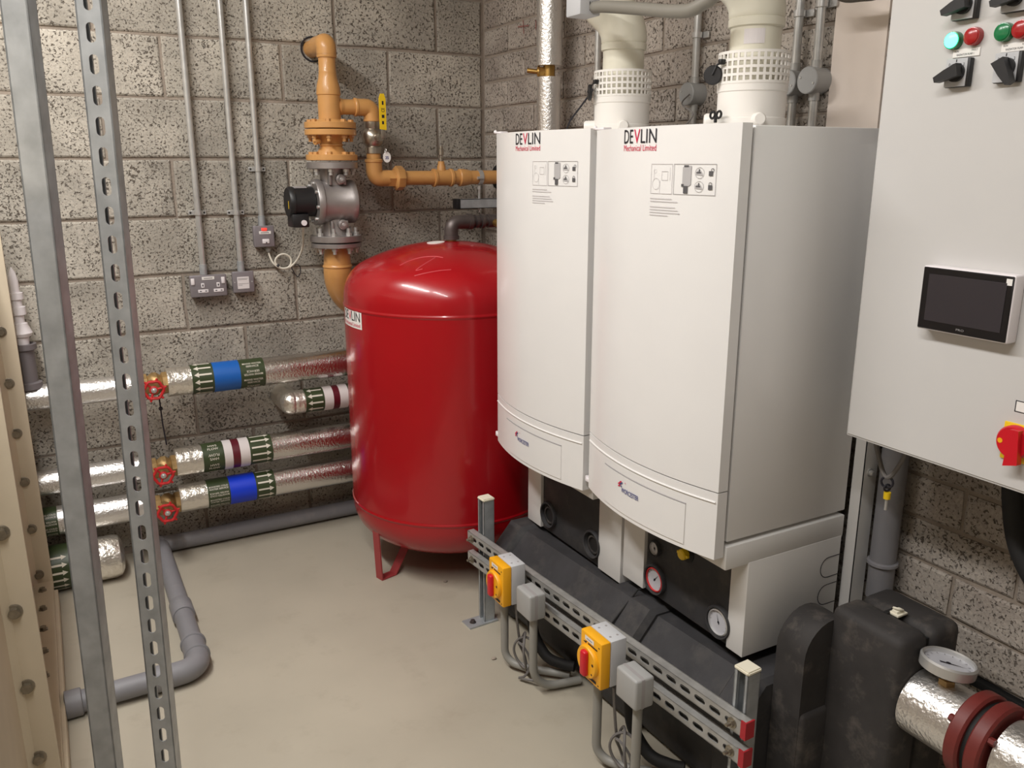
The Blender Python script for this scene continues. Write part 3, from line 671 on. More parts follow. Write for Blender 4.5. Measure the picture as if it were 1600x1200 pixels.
# ================================================================== flues
def flue(yc, label, zb, key):
    X0 = -.285
    r = thing('flue_terminal', label, 'flue', (X0, yc, zb), 'flues above the boilers')
    g = MB(); g.lathe((X0, yc, zb), (0, 0, 1), [(.083, 0), (.083, .03), (.081, .032), (.081, .09), (.0835, .092), (.0835, .108), (.072, .111), (.06, .111)], 40); base = obj('base', g, m_fwhite, r)
    for (a, rr) in ((PI*.8, .018), (PI*1.32, .015)):
        d = V((math.cos(a), math.sin(a), 0)); g = MB(); o = V((X0, yc, zb+.026))+d*.076; g.lathe(o, d, [(rr, 0), (rr, .03), (rr*.8, .035)], 14); obj('test_plug', g, m_fwhite, base)
    z0, z1 = zb+.111, zb+.178; g = MB(); R0 = .0845; nb = 34
    for k in range(5):
        z = z0+(z1-z0)*k/4; g.lathe((X0, yc, z-.0022), (0, 0, 1), [(R0-.004, -.0008), (R0, -.0008), (R0, .0054), (R0-.004, .0054), (R0-.004, -.0008)], 44, False)
    for k in range(nb):
        a = 2*PI*k/nb; c, s_ = math.cos(a), math.sin(a); fr = (V((X0, yc, 0)), V((c, s_, 0)), V((-s_, c, 0)), V((0, 0, 1)))
        g.lbox(fr, R0-.0035, R0-.0003, -.0027, .0027, z0, z1)
    obj('air_grille', g, m_fwhite, r)
    g = MB(); g.lathe((X0, yc, zb+.1), (0, 0, 1), [(.06, 0), (.06, .135), (.0655, .138), (.066, .155), (.061, .158)], 36); obj('inner_pipe', g, m_cream, r)
    pts = [V((X0, yc, zb+.255))]; dirn = V((-.8, .6, 0)).normalized(); c = V((X0, yc, zb+.262))+dirn*.11
    for k in range(9):
        a = math.radians(48)*k/8; pts.append(c-dirn*.11*math.cos(a)+V((0, 0, .11*math.sin(a))))
    e = (pts[-1]-pts[-2]).normalized(); pts += [pts[-1]+e*.07]
    g = MB(); g.tube(pts, [.0625]+[.066]*(len(pts)-2)+[.068], 36); g.tube([pts[-1]-e*.02, pts[-1]], .073, 36)
    # second bend back upright
    p = pts[-1]; pts2 = [p]
    c2 = p-e.cross(dirn.cross(V((0, 0, 1)))).normalized()*0
    for k in range(1, 9):
        t = k/8; d = (e*(1-t)+V((0, 0, 1))*t).normalized(); pts2.append(pts2[-1]+d*.018)
    pts2.append(pts2[-1]+V((0, 0, .75))); g.tube(pts2, .064, 36); obj('elbow', g, m_cream, r)
    # hanging cap on a strap
    o = V((X0-.094, yc+.036 if key else yc+.03, zb+.13 if key else zb+.121)); nrm = V((-1, -.7 if key else .5, 0)).normalized()
    g = MB(); g.lathe(o, nrm, [(.021, -.004), (.0225, -.003), (.0225, .004), (.02, .006)], 22); k = obj('hanging_cap', g, m_blackp, r)
    g = MB(); g.tube([o+nrm*.008, o+V((0, -.012, .022)), o+V((.01, -.03, .032))], .0025, 6); g.box(o.x-.004, o.x+.01, o.y-.03, o.y-.018, o.z+.022, o.z+.034, .002); obj('cap_strap', g, m_blackp, k)
    if key:
        g = MB()
        for s_ in (-1, 1): g.ring((X0-.1, yc+.012+s_*.011, zb+.038), (-1, 0, .1), .008, .003, 14, 6)
        g.cyl((X0-.1, yc+.012, zb+.033), (X0-.1, yc+.012, zb+.02), .004, n=8); obj('wing_screw', g, m_blackp, base)
        g = MB(); g.box(X0-.061, X0-.0605, yc-.045, yc+.005, zb+.198, zb+.228)
        q = MB(); n = 8
        for i in range(n):
            a0 = PI+.35+.8*i/n; a1 = PI+.35+.8*(i+1)/n; R1 = .0606
            q.poly([(X0+R1*math.cos(a0), yc+R1*math.sin(a0), zb+.196), (X0+R1*math.cos(a1), yc+R1*math.sin(a1), zb+.196), (X0+R1*math.cos(a1), yc+R1*math.sin(a1), zb+.229), (X0+R1*math.cos(a0), yc+R1*math.sin(a0), zb+.229)])
        g.bm.free(); obj('paper_label', q, m_dlabel, r, flat=True)
flue(-1.465, 'cream flue with white grille above the farther boiler', 1.664, False)
flue(-1.997, 'cream flue with white grille and wing screw above the nearer boiler', 1.66, True)
# sensor box and pipe at the top
r = thing('sensor_box', 'pale grey vented box with grey pipe hanging in front of the farther flue', 'sensor', (-.467, -1.52, 1.972))
g = MB(); g.box(-.5, -.434, -1.558, -1.487, 1.972, 2.035, .004); bx = obj('case', g, m_gbox2, r)
g = MB()
for k in range(5): rect(g, on_y(-1.5586, -.476, 1.978), .006+k*.007, .009+k*.007, .005, .028)
obj('vent_slot', g, m_black, bx, flat=True)
g = MB(); g.tube(bez([(-.455, -1.55, 1.992), (-.456, -1.58, 1.99), (-.455, -1.62, 1.985), (-.45, -1.75, 1.962), (-.45, -1.9, 1.935), (-.445, -1.97, 1.935), (-.42, -2.03, 1.98), (-.4, -2.05, 2.1)], 8), .0155, 12); obj('pipe', g, m_dgrey, r)
g = MB(); g.tube(bez([(-.1, -2.02, 2.12), (-.1, -2.06, 1.99), (-.1, -2.14, 1.964), (-.1, -2.21, 1.98), (-.1, -2.26, 2.12)], 8), .015, 12)
tag(obj('dark_flexible_conduit', g, m_dflex, None, (-.1, -2.13, 1.94)), 'dark flexible conduit sagging above the pale wall strip at top', 'conduit')
# thin wires over the boilers
g = MB(); g.tube(bez([(-.05, -1.49, 1.79), (-.13, -1.55, 1.755), (-.23, -1.72, 1.715), (-.3, -1.76, 1.672), (-.3, -1.76, 1.66)], 6), .0022, 6)
tag(obj('thin_wire', g, m_cableg, None, (-.2, -1.6, 1.66)), 'thin dark wire drooping from round box behind the nearer boiler', 'wire')
g = MB(); g.tube([(-.33, -1.395, 1.81), (-.34, -1.33, 1.755), (-.35, -1.285, 1.715), (-.35, -1.25, 1.67)], .0028, 6)
tag(obj('thin_strap', g, m_black, None, (-.35, -1.3, 1.67)), 'thin black strap slanting down left of the farther flue', 'strap')

# conduits on the right wall with round boxes
def saddle(g, x, y, z, ax_, rr=.0125):
    if ax_ == 0: g.lathe((x, y, z-.008), (0, 0, 1), [(rr-.001, 0), (rr+.003, 0), (rr+.003, .016), (rr-.001, .016)], 16, False); g.box(x-.034, x+.034, -.009, -.003, z-.009, z+.009, .001, 1)
    else: g.lathe((x, y, z-.008), (0, 0, 1), [(rr-.001, 0), (rr+.003, 0), (rr+.003, .016), (rr-.001, .016)], 16, False); g.box(-.009, -.003, y-.034, y+.034, z-.009, z+.009, .001, 1)
def rconduit(y, zbox, zs_, label):
    r = thing('steel_conduit', label, 'conduit', (-.022, y, 1.2), 'steel conduits on the right wall')
    g = MB(); g.cyl((-.024, y, 1.2), (-.024, y, 3.0), .0115, n=14); obj('tube', g, m_cond, r)
    if zbox:
        g = MB(); g.lathe((0, y, zbox), (-1, 0, 0), [(.033, 0), (.033, .05), (.034, .05), (.034, .054), (.032, .056)], 28); bx = obj('round_box', g, m_gbox, r)
        g = MB()
        for s_ in (-1, 1): g.cyl((-.024, y, zbox+s_*.03), (-.024, y, zbox+s_*.05), .0145, n=14)
        obj('bush', g, m_galv, bx)
        g = MB()
        for s_ in (-1, 1): g.lathe((-.056, y+s_*.022, zbox+s_*.008), (-1, 0, 0), [(.003, 0), (.003, .002)], 8)
        obj('lid_screw', g, m_steel, bx)
    g = MB()
    for z in zs_: saddle(g, -.024, y, z, 1)
    if zs_: obj('saddle', g, m_steel, r)
rconduit(-1.478, 1.79, [1.96], 'steel conduit with round box between the two flues')
rconduit(-1.88, 1.792, [1.965], 'steel conduit with round box just right of the nearer flue')
rconduit(-1.953, 1.793, [1.978], 'steel conduit with round box beside the pale wall strip')
rconduit(-.95, None, [1.88], 'steel conduit left of the farther flue on the right wall')
# foil vertical pipe
r = thing('foil_riser', 'vertical foil-wrapped pipe with brass fitting rising behind the farther boiler', 'pipe', (-.1, -.742, 1.3))
g = MB(); g.cyl((-.1, -.742, 1.3), (-.1, -.742, 1.895), .045, n=32); obj('foil_wrap', g, m_foil, r)
g = MB(); g.cyl((-.1, -.742, 1.935), (-.1, -.742, 3.0), .048, n=32); obj('foil_wrap', g, m_foil, r)
g = MB(); g.cyl((-.1, -.742, 1.885), (-.1, -.742, 1.945), .022, n=16); g.cyl((-.1, -.742, 1.915), (-.135, -.715, 1.915), .018, n=6); g.cyl((-.135, -.715, 1.915), (-.165, -.692, 1.92), .009, n=10); g.lathe((-.128, -.72, 1.915), (-1, .78, 0), [(.02, 0), (.02, .006)], 14); obj('brass_fitting', g, m_brass, r)

# ================================================================== red expansion vessel
VX, VY, VR = -.47, -.615, .405
r = thing('expansion_vessel', 'big glossy red pressure vessel standing on short legs in the corner', 'vessel', (VX, VY, 0))
def torisph(zk, sgn, rk=.14, Rc=.75, R=VR):
    h = math.sqrt((Rc-rk)**2-(R-rk)**2); zc = -h; pr = []
    a1 = math.atan2(h, R-rk)
    for k in range(9): a = a1*k/8; pr.append((R-rk+rk*math.cos(a), zk+sgn*rk*math.sin(a)))
    t0 = math.asin((R-rk)/(Rc-rk))
    for k in range(1, 13): t = t0*(1-k/12); pr.append((max(Rc*math.sin(t), .0005), zk+sgn*(zc+Rc*math.cos(t))))
    return pr
ZT, ZB = 1.094, .268
bot = torisph(ZB, -1)[::-1]; top = torisph(ZT, 1)
prof = bot+[(VR, .278), (VR, .2815), (VR+.0035, .284), (VR+.0035, .291), (VR, .2935), (VR, .297), (VR, .32), (VR, .6), (VR, 1.03), (VR, 1.057), (VR, 1.061), (VR+.003, 1.064), (VR+.003, 1.07), (VR, 1.073), (VR, 1.077)]+top
g = MB(); g.lathe((VX, VY, 0), (0, 0, 1), prof, 96); obj('shell', g, m_red, r, sharp=60)
for k in range(3):
    a = math.radians(194.8+120*k); rad = V((math.cos(a), math.sin(a), 0)); tan = V((-math.sin(a), math.cos(a), 0)); o = V((VX, VY, 0))
    t = .005; out_ = [(.39, .225), (.381, .0005), (.312, .0005), (.228, .128)]; inn = [(.385, .225), (.3755, t), (.316, t), (.234, .128)]
    pa = [o+rad*q_+V((0, 0, z))-tan*.02 for q_, z in out_+inn[::-1]]; g = MB()
    g.raw(pa+[p+tan*.04 for p in pa], [(0, 1, 6, 7), (1, 2, 5, 6), (2, 3, 4, 5), (8, 15, 14, 9), (9, 14, 13, 10), (10, 13, 12, 11)]+[(i, 8+i, 8+(i+1) % 8, (i+1) % 8) for i in range(8)])
    obj('leg', g, m_redleg, r)
g = MB(); g.lathe((VX-.055, VY-.01, 1.289), (-.06, 0, 1), [(.001, .0045), (.034, .0045), (.034, 0)], 20, False); obj('top_sticker', g, m_label, r)
def vmap(ang0): return lambda u, v: (VX+(VR+.0012)*math.cos(ang0+u/VR), VY+(VR+.0012)*math.sin(ang0+u/VR), v)
f = vmap(math.radians(171)); g = MB(); rect(g, f, 0, .165, 1.0, 1.066, 10); st = obj('sticker', g, m_label, r, flat=True)
f = lambda u, v: (VX+(VR+.002)*math.cos(math.radians(171)+u/VR), VY+(VR+.002)*math.sin(math.radians(171)+u/VR), v)
for t, m_, u0, u1 in (('DE', m_black, .012, .06), ('V', m_redt, .06, .088), ('LIN', m_black, .09, .155)):
    g = MB(); text(g, t, f, u0, u1-(.003 if t == 'DE' else 0), 1.026, 1.06, .004); obj('sticker_lettering', g, m_, st, flat=True)
g = MB(); text(g, 'Mechanical Limited', f, .012, .155, 1.006, 1.02); obj('sticker_lettering', g, m_redt, st, flat=True)
g = MB()
for st in ([(-.73, -.769, 1.231), (-.691, -.765, 1.245), (-.645, -.774, 1.256), (-.605, -.798, 1.259), (-.585, -.823, 1.256)], [(-.609, -.806, 1.256), (-.632, -.817, 1.248), (-.67, -.832, 1.234), (-.7, -.845, 1.22), (-.679, -.853, 1.224)], [(-.715, -.866, 1.204), (-.679, -.881, 1.213), (-.636, -.895, 1.22), (-.594, -.909, 1.223)]):
    g.tube(bez(st, 6), .0022, 6)
obj('scratch_mark', g, m_scratch, bpy.data.objects['expansion_vessel'])
# iron pipe off the vessel
r = thing('iron_pipe_run', 'dark iron elbow and fittings leaving the top of the red vessel', 'pipe', (-.455, VY, 1.29))
g = MB(); g.tube(fillet([(-.455, VY, 1.3), (-.455, VY, 1.365), (-.37, VY, 1.365)], .042, 8), .027, 18); g.lathe((-.455, VY, 1.3), (0, 0, 1), [(.0305, 0), (.0305, .014)], 18); g.lathe((-.385, VY, 1.365), (1, 0, 0), [(.0305, 0), (.0305, .016)], 18); obj('elbow', g, m_iron, r)
g = MB(); g.cyl((-.455, VY, 1.283), (-.455, VY, 1.305), .02, n=14); obj('nipple', g, m_bronze, r)
g = MB(); g.cyl((-.37, VY, 1.365), (-.1, VY, 1.365), .019, n=16)
for x, rr, l in ((-.355, .026, .014), (-.33, .028, .012), (-.3, .026, .05), (-.235, .028, .014), (-.2, .026, .06)): g.lathe((x, VY, 1.365), (1, 0, 0), [(rr, 0), (rr, l)], 16)
obj('fittings', g, m_iron, r)
g = MB(); g.cyl((-.275, VY, 1.365), (-.275, VY-.06, 1.35), .014, n=12); g.cyl((-.275, VY-.05, 1.353), (-.275, VY-.075, 1.347), .009, n=10); obj('drain_cock', g, m_brass, r)

# ================================================================== gas train on the back wall
GX, GY = -.782, -.2
r = thing('gas_pipe', 'ochre gas pipe coming out of the back wall and dropping through flanges', 'pipe', (GX, GY, 1.59))
g = MB(); g.lathe((GX+.005, 0, 2.032), (0, -1, 0), [(.044, -.004), (.05, -.004), (.05, .004), (.044, .004)], 28, False); obj('sleeve', g, m_black, r)
g = MB(); g.tube(fillet([(GX, 0, 2.032), (GX, GY, 2.032), (GX, GY, 1.975)], .055, 8), .0335, 24); g.lathe((GX, GY, 1.98), (0, 0, 1), [(.0375, 0), (.0385, .004), (.0385, .012), (.036, .02)], 24)
g.tube(fillet([(GX, -.09, 2.032), (GX, GY, 2.032), (GX, GY, 1.99)], .055, 8), .0385, 24); obj('wall_elbow', g, m_ochre, r)
g = MB(); g.lathe((GX, GY, 0), (0, 0, 1), [(.044, 1.735), (.044, 1.84), (.047, 1.843), (.047, 1.85), (.046, 1.862), (.0435, 1.88), (.036, 1.905), (.034, 1.925), (.0345, 1.929), (.033, 1.932), (.033, 1.985)], 32); obj('riser', g, m_ochre, r)
def flange(z0, z1, m_, R=.101, bolts='', par=r):
    g = MB(); g.lathe((GX, GY, 0), (0, 0, 1), [(.03, z0), (R-.002, z0), (R, z0+.002), (R, z1-.002), (R-.002, z1), (.03, z1)], 48); f_ = obj('flange', g, m_, par)
    if bolts:
        for k in range(8):
            g = MB(); a = 2*PI*(k+.5)/8; c = V((GX+.08*math.cos(a), GY+.08*math.sin(a), 0))
            if 'u' in bolts: g.cyl(c+V((0, 0, z1)), c+V((0, 0, z1+.01)), .0115, n=6)
            if 'd' in bolts: g.cyl(c+V((0, 0, z0)), c+V((0, 0, z0-.011)), .012, n=6); g.cyl(c+V((0, 0, z0-.011)), c+V((0, 0, z0-.024)), .0075, n=8)
            if 'U' in bolts: g.cyl(c+V((0, 0, z1)), c+V((0, 0, z1+.011)), .012, n=6); g.cyl(c+V((0, 0, z1+.011)), c+V((0, 0, z1+.03)), .007, n=8)
            obj('bolt', g, m_ if m_ == m_ochre else m_steel, f_)
flange(1.716, 1.74, m_ochre, bolts='u'); flange(1.69, 1.7125, m_ochre, bolts='d')
g = MB(); g.lathe((GX, GY, 0), (0, 0, 1), [(.055, 1.735), (.046, 1.75)], 28); g.cyl((GX, GY, 1.71), (GX, GY, 1.72), .055); obj('gasket', g, m_black, r)
g = MB(); g.lathe((GX, GY, 0), (0, 0, 1), [(.062, 1.612), (.056, 1.628), (.046, 1.642), (.043, 1.648), (.047, 1.651), (.047, 1.656), (.043, 1.66), (.05, 1.675), (.058, 1.692)], 32); g.cyl((GX-.055, GY-.02, 1.67), (GX-.075, GY-.028, 1.664), .012, n=10); obj('spool', g, m_ochre, r)
flange(1.594, 1.617, m_ochre, bolts='u')
g = MB(); g.lathe((GX, GY, 0), (0, 0, 1), [(.045, 1.738), (.06, 1.74), (.05, 1.75)], 28); obj('weld_neck', g, m_ochre, r)
# side branch to the ball valve
TX = -.607
g = MB(); g.tube(fillet([(GX, GY, 1.8), (TX, GY, 1.8), (TX, GY, 1.735)], .045, 8), .0295, 22)
g.lathe((TX-.075, GY, 1.8), (1, 0, 0), [(.0335, 0), (.036, .003), (.036, .01), (.0335, .013)], 22); g.lathe((GX+.04, GY, 1.8), (1, 0, 0), [(.034, 0), (.031, .012)], 22)
g.tube(fillet([(TX-.065, GY, 1.8), (TX, GY, 1.8), (TX, GY, 1.75)], .045, 8), .0335, 22); g.lathe((TX, GY, 1.745), (0, 0, 1), [(.033, 0), (.036, .003), (.036, .01)], 22); obj('branch', g, m_ochre, r)
# lower pipe under the solenoid
flange(1.252, 1.27, m_alu, bolts='d')
lp = [(GX, GY, 1.255), (GX, GY, 1.215), (GX, GY, 1.16)]
cx = GX+.18
for k in range(1, 10): a = math.radians(62)*k/9; lp.append((cx-.18*math.cos(a), GY+.085*(k/9)**1.3, 1.16-.18*math.sin(a)))
lp.append((lp[-1][0]+.16, GY+.09, lp[-1][2]-.085))
g = MB(); g.tube(lp, [.047, .053]+[.058]*(len(lp)-2), 28); g.lathe((GX, GY, 1.168), (0, 0, 1), [(.058, 0), (.0605, .003), (.0605, .007), (.057, .012)], 28); obj('lower_bend', g, m_ochre, r)
# solenoid valve
s = thing('gas_solenoid_valve', 'cast aluminium gas shut-off valve with black coil on the ochre pipe', 'valve', (GX, GY, 1.27))
flange(1.562, 1.588, m_alu, bolts='d', par=s); flange(1.275, 1.3, m_alu, R=.104, bolts='U', par=s)
g = MB(); g.lathe((GX, GY, 0), (0, 0, 1), [(.055, 1.3), (.05, 1.33), (.05, 1.36), (.05, 1.5), (.053, 1.54), (.058, 1.565)], 32)
g.lathe((GX, GY, 1.432), (1, 0, 0), [(.05, -.085), (.088, -.085), (.09, -.082), (.09, -.06), (.083, -.056), (.083, .05), (.086, .054), (.086, .076), (.08, .082), (.04, .09)], 40)
for a in (-.03, .03): g.box(GX+a-.005, GX+a+.005, GY-.062, GY, 1.3, 1.36, .002); g.box(GX+a-.005, GX+a+.005, GY-.062, GY, 1.5, 1.565, .002)
for z in (1.522, 1.345): g.lathe((GX+.012, GY-.045, z), (0, -1, 0), [(.02, 0), (.02, .022), (.014, .024), (.014, .03)], 16)
obj('body', g, m_alu, s)
g = MB()
for k in range(8):
    a = 2*PI*k/8+.2; g.cyl((GX-.085, GY+.076*math.cos(a), 1.432+.076*math.sin(a)), (GX-.094, GY+.076*math.cos(a), 1.432+.076*math.sin(a)), .006, n=8)
for z in (1.522, 1.345): g.lathe((GX+.012, GY-.074, z), (0, -1, 0), [(.008, 0), (.006, .006)], 10)
obj('screws', g, m_steel, s)['kind'] = 'stuff'
g = MB(); g.lathe((GX-.085, GY, 1.434), (-1, 0, 0), [(.05, 0), (.058, .004), (.058, .082), (.061, .084), (.061, .098), (.056, .105), (.02, .106)], 32); g.box(GX-.186, GY*0+GX-.12, GY-.05, GY+.03, 1.338, 1.39, .004); obj('coil', g, m_blackp, s)
g = MB(); g.cyl((GX-.142, GY-.05, 1.356), (GX-.142, GY-.056, 1.356), .011, n=16); obj('cable_gland', g, m_whitep, s)
g = MB(); g.box(GX-.165, GX-.115, GY-.025, GY+.02, 1.488, 1.4945, .001, 1); obj('coil_label', g, m_greyt, s)
g = MB(); rect(g, lambda u, v: (GX-.1915, GY-.02-u*.3, 1.41+v), 0, .03, 0, .03); obj('coil_mark', g, m_yellow2, s, flat=True)
# ball valve with yellow lever and tag
s = thing('ball_valve', 'nickel ball valve with long yellow lever on the gas branch', 'valve', (TX, GY, 1.63))
g = MB(); g.lathe((TX, GY, 0), (0, 0, 1), [(.03, 1.62), (.034, 1.622), (.034, 1.645), (.03, 1.65), (.042, 1.664), (.045, 1.685), (.042, 1.705), (.03, 1.718), (.034, 1.724), (.034, 1.748), (.03, 1.75)], 16); g.cyl((TX, GY, 1.685), (TX+.01, GY-.06, 1.685), .017, n=14); g.cyl((TX+.01, GY-.05, 1.685), (TX+.012, GY-.066, 1.685), .013, n=6); obj('body', g, m_nickel, s)
g = MB(); lx = TX+.02; pts = [(lx-.014, 1.715), (lx+.013, 1.712), (lx+.013, 1.83), (lx+.007, 1.85), (lx-.008, 1.85), (lx-.014, 1.832)]
g.prism([(x, GY-.074, z) for x, z in pts], (0, .006, 0)); bmesh.ops.bevel(g.bm, geom=[e for e in g.bm.edges if e.calc_face_angle(0) > .5], offset=.002, segments=2, affect='EDGES'); lv = obj('lever', g, m_yellow2, s)
g = MB(); g.box(lx-.01, lx+.008, GY-.072, GY-.066, 1.68, 1.722, .002); obj('lever_bracket', g, m_nickel, s)
fr_ = lambda u, v: (lx-.0005-v, GY-.0746, 1.728+u); g = MB(); text(g, 'CE', fr_, .052, .068, -.007, .006, .01); rect(g, fr_, .08, .094, -.004, .003); rect(g, fr_, .03, .042, -.006, .005); rect(g, fr_, .006, .018, -.003, .005); obj('lever_print', g, m_black, lv, flat=True)
s = thing('valve_tag', 'small oval white tag reading 35 hanging from the ball valve', 'tag', (TX+.028, GY-.08, 1.59))
g = MB(); c = V((TX+.028, GY-.078, 1.607)); g.raw([c+V((.0165*math.cos(2*PI*k/24), y, .021*math.sin(2*PI*k/24))) for y in (0, -.002) for k in range(24)], [tuple(range(24)), tuple(range(47, 23, -1))]+[(k, (k+1) % 24, 24+(k+1) % 24, 24+k) for k in range(24)]); obj('disc', g, m_label, s)
g = MB(); text(g, '35', on_y(c.y-.0026, c.x, c.z), -.007, .007, -.008, .004, .03); obj('number', g, m_navy, s, flat=True)
g = MB(); g.ring((c.x-.004, c.y, c.z+.025), (1, 0, 0), .008, .0016, 14, 6); obj('ring', g, m_steel, s)
# lower branch running to the right wall
s = thing('gas_branch_pipe', 'horizontal ochre gas pipe with hexagon union running behind the red vessel', 'pipe', (-.3, GY, 1.5))
BZ = 1.523
g = MB(); g.tube(fillet([(TX, GY, 1.6), (TX, GY, BZ), (TX+.06, GY, BZ)], .045, 8), .0335, 22); g.lathe((TX, GY, 1.585), (0, 0, 1), [(.0335, 0), (.037, .003), (.037, .012), (.0335, .015)], 22); g.cyl((TX, GY, 1.59), (TX, GY, 1.625), .029, n=20); obj('elbow', g, m_ochre, s)
g = MB(); g.lathe((TX+.055, GY, BZ), (1, 0, 0), [(.037, 0), (.037, .035)], 6); g.lathe((TX+.085, GY, BZ), (1, 0, 0), [(.04, 0), (.05, .008), (.05, .034), (.046, .04)], 8); obj('union', g, m_ochre, s)
g = MB(); g.cyl((TX+.12, GY, BZ), (.1, GY, BZ), .0295, n=24); obj('pipe', g, m_ochre, s)
g = MB(); g.lathe((-.345, GY, BZ), (1, 0, 0), [(.031, 0), (.038, .001), (.038, .01), (.034, .013), (.034, .075), (.038, .078), (.038, .088), (.031, .09)], 24); g.lathe((-.305, GY, BZ), (0, 0, 1), [(.02, .02), (.018, .045), (.014, .06), (.014, .068)], 16); g.lathe((-.225, GY, BZ), (1, 0, 0), [(.033, 0), (.037, .004), (.037, .02), (.032, .05)], 20); obj('tee', g, m_ochre, s)
g = MB(); g.lathe((-.305, GY, BZ+.068), (0, 0, 1), [(.011, 0), (.011, .012), (.007, .014), (.007, .024), (.012, .026), (.012, .05), (.009, .052), (.009, .062)], 10); g.cyl((-.3, GY, BZ+.078), (-.262, GY, BZ+.08), .0035, n=8); obj('test_point', g, m_nickel, s)
g = MB(); g.lathe((-.04, GY, BZ), (1, 0, 0), [(.03, 0), (.05, .002), (.055, .01), (.055, .04)], 28); obj('rubber_sleeve', g, m_rubber, s)
g = MB(); g.lathe((-.135, GY, BZ), (1, 0, 0), [(.03, 0), (.0325, 0), (.0325, .02), (.03, .02)], 24, False); g.cyl((-.15, GY-.035, BZ-.002), (-.12, GY-.035, BZ-.002), .007, n=10); g.cyl((-.125, GY, BZ-.03), (-.125, GY, 1.42), .005, n=10); g.lathe((-.125, GY, 1.485), (0, 0, -1), [(.01, 0), (.01, .014)], 6); obj('pipe_clip', g, m_steel, s)
s = thing('strut_bracket', 'short grey channel bracket with black end cap under the gas pipe', 'bracket', (-.12, GY, 1.4))
g = MB(); channel(g, (-.235, GY, 1.432), (-.002, GY, 1.432), (0, 0, 1), slots=False); obj('channel', g, m_galvd, s, sharp=25)
g = MB(); g.box(-.245, -.226, GY-.022, GY+.022, 1.389, 1.4335, .003); obj('end_cap', g, m_blackp, s)
g = MB(); g.lathe((-.125, GY, 1.391), (0, 0, -1), [(.009, 0), (.009, .008), (.004, .01), (.004, .018)], 6); obj('bolt', g, m_steel, s)

# ================================================================== conduits and sockets on the back wall
def bconduit(x, z0, sad, label):
    r = thing('steel_conduit', label, 'conduit', (x, -.024, z0), 'steel conduits on the back wall')
    g = MB(); g.cyl((x, -.024, z0), (x, -.024, 3.0), .0118, n=16); obj('tube', g, m_cond, r)
    g = MB(); g.cyl((x, -.024, z0), (x, -.024, z0+.04), .0148, n=16); obj('coupler', g, m_galvd, r)
    for z in sad:
        g = MB(); saddle(g, x, -.024, z, 0); g.lathe((x-.026, -.006, z), (0, -1, 0), [(.005, 0), (.004, .003)], 8); g.lathe((x+.026, -.006, z), (0, -1, 0), [(.005, 0), (.004, .003)], 8); obj('saddle', g, m_steel, r)
bconduit(-1.283, 1.15, [1.393], 'steel conduit dropping to the double socket on the back wall')
bconduit(-1.135, 1.155, [1.39], 'steel conduit dropping to the square labelled box on the back wall')
bconduit(-1.037, 1.335, [1.56], 'steel conduit dropping to the switch box with red light')
def wbox(name, x0, x1, z0, z1, label, cat):
    r = thing(name, label, cat, ((x0+x1)/2, 0, z0))
    g = MB(); g.box(x0+.004, x1-.004, -.034, 0, z0+.004, z1-.004, .003); obj('back_box', g, m_metalbox, r)
    g = MB(); g.box(x0, x1, -.045, -.034, z0, z1, .004, 3); return r, obj('face_plate', g, m_metalbox, r)
r, pl = wbox('double_socket', -1.342, -1.2, 1.061, 1.149, 'grey metal double wall socket with white inserts', 'socket')
for x in (-1.312, -1.252):
    fn = on_y(-.0456, x, 1.09)
    g = MB(); g.box(x-.001, x+.038, -.0468, -.044, 1.079, 1.0915, .0008, 1); g.box(x+.012, x+.0245, -.0468, -.044, 1.099, 1.117, .0008, 1); so = obj('socket_insert', g, m_whitep, pl)
    fn = on_y(-.0472, x, 0); g = MB(); rect(g, fn, .016, .0205, 1.104, 1.112); rect(g, fn, .005, .012, 1.0835, 1.087); rect(g, fn, .0255, .0325, 1.0835, 1.087); obj('pin_hole', g, m_black, so, flat=True)
for x in (-1.338, -1.221): g = MB(); g.box(x, x+.014, -.049, -.044, 1.112, 1.138, .002); obj('rocker_switch', g, m_whitep, pl)
g = MB(); g.box(-1.295, -1.247, -.0462, -.0445, 1.13, 1.142, .0004, 1); lb = obj('label', g, m_label, pl); g = MB(); rect(g, on_y(-.0466, -1.288, 1.134), 0, .034, 0, .004); obj('label_print', g, m_greyt, lb, flat=True)
r, pl = wbox('connection_box', -1.176, -1.09, 1.068, 1.155, 'square grey metal box with a white paper label', 'junction box')
g = MB(); g.box(-1.158, -1.111, -.0462, -.0445, 1.084, 1.133, .0004, 1); lb = obj('label', g, m_dlabel, pl)
g = MB(); fn = on_y(-.0466, -1.158, 1.084)
for v, w_ in ((.041, .04), (.037, .036), (.02, .042), (.014, .016)): rect(g, fn, .003, .003+w_, v, v+.0018)
obj('label_print', g, m_greyt, lb, flat=True)
g = MB()
for x in (-1.168, -1.099): g.lathe((x, -.045, 1.111), (0, -1, 0), [(.003, 0), (.002, .001)], 8)
obj('screw', g, m_steel, pl)
r, pl = wbox('fused_switch', -1.078, -.994, 1.249, 1.336, 'square grey switch box with red neon light and white cable', 'switch')
g = MB(); g.box(-1.046, -1.024, -.05, -.044, 1.316, 1.327, .002); obj('neon', g, emit('lit_red_neon', (230, 60, 50), 1.2), pl)
g = MB(); g.box(-1.056, -1.008, -.0462, -.0445, 1.302, 1.314, .0004, 1); lb = obj('label', g, m_label, pl); g = MB(); rect(g, on_y(-.0466, -1.05, 1.306), 0, .034, 0, .004); obj('label_print', g, m_greyt, lb, flat=True)
g = MB(); g.box(-1.045, -1.017, -.049, -.044, 1.264, 1.282, .002); fu = obj('fuse_cover', g, m_whitep, pl); g = MB(); rect(g, on_y(-.0494, -1.032, 1.265), 0, .005, 0, .005); obj('fuse_slot', g, m_black, fu, flat=True)
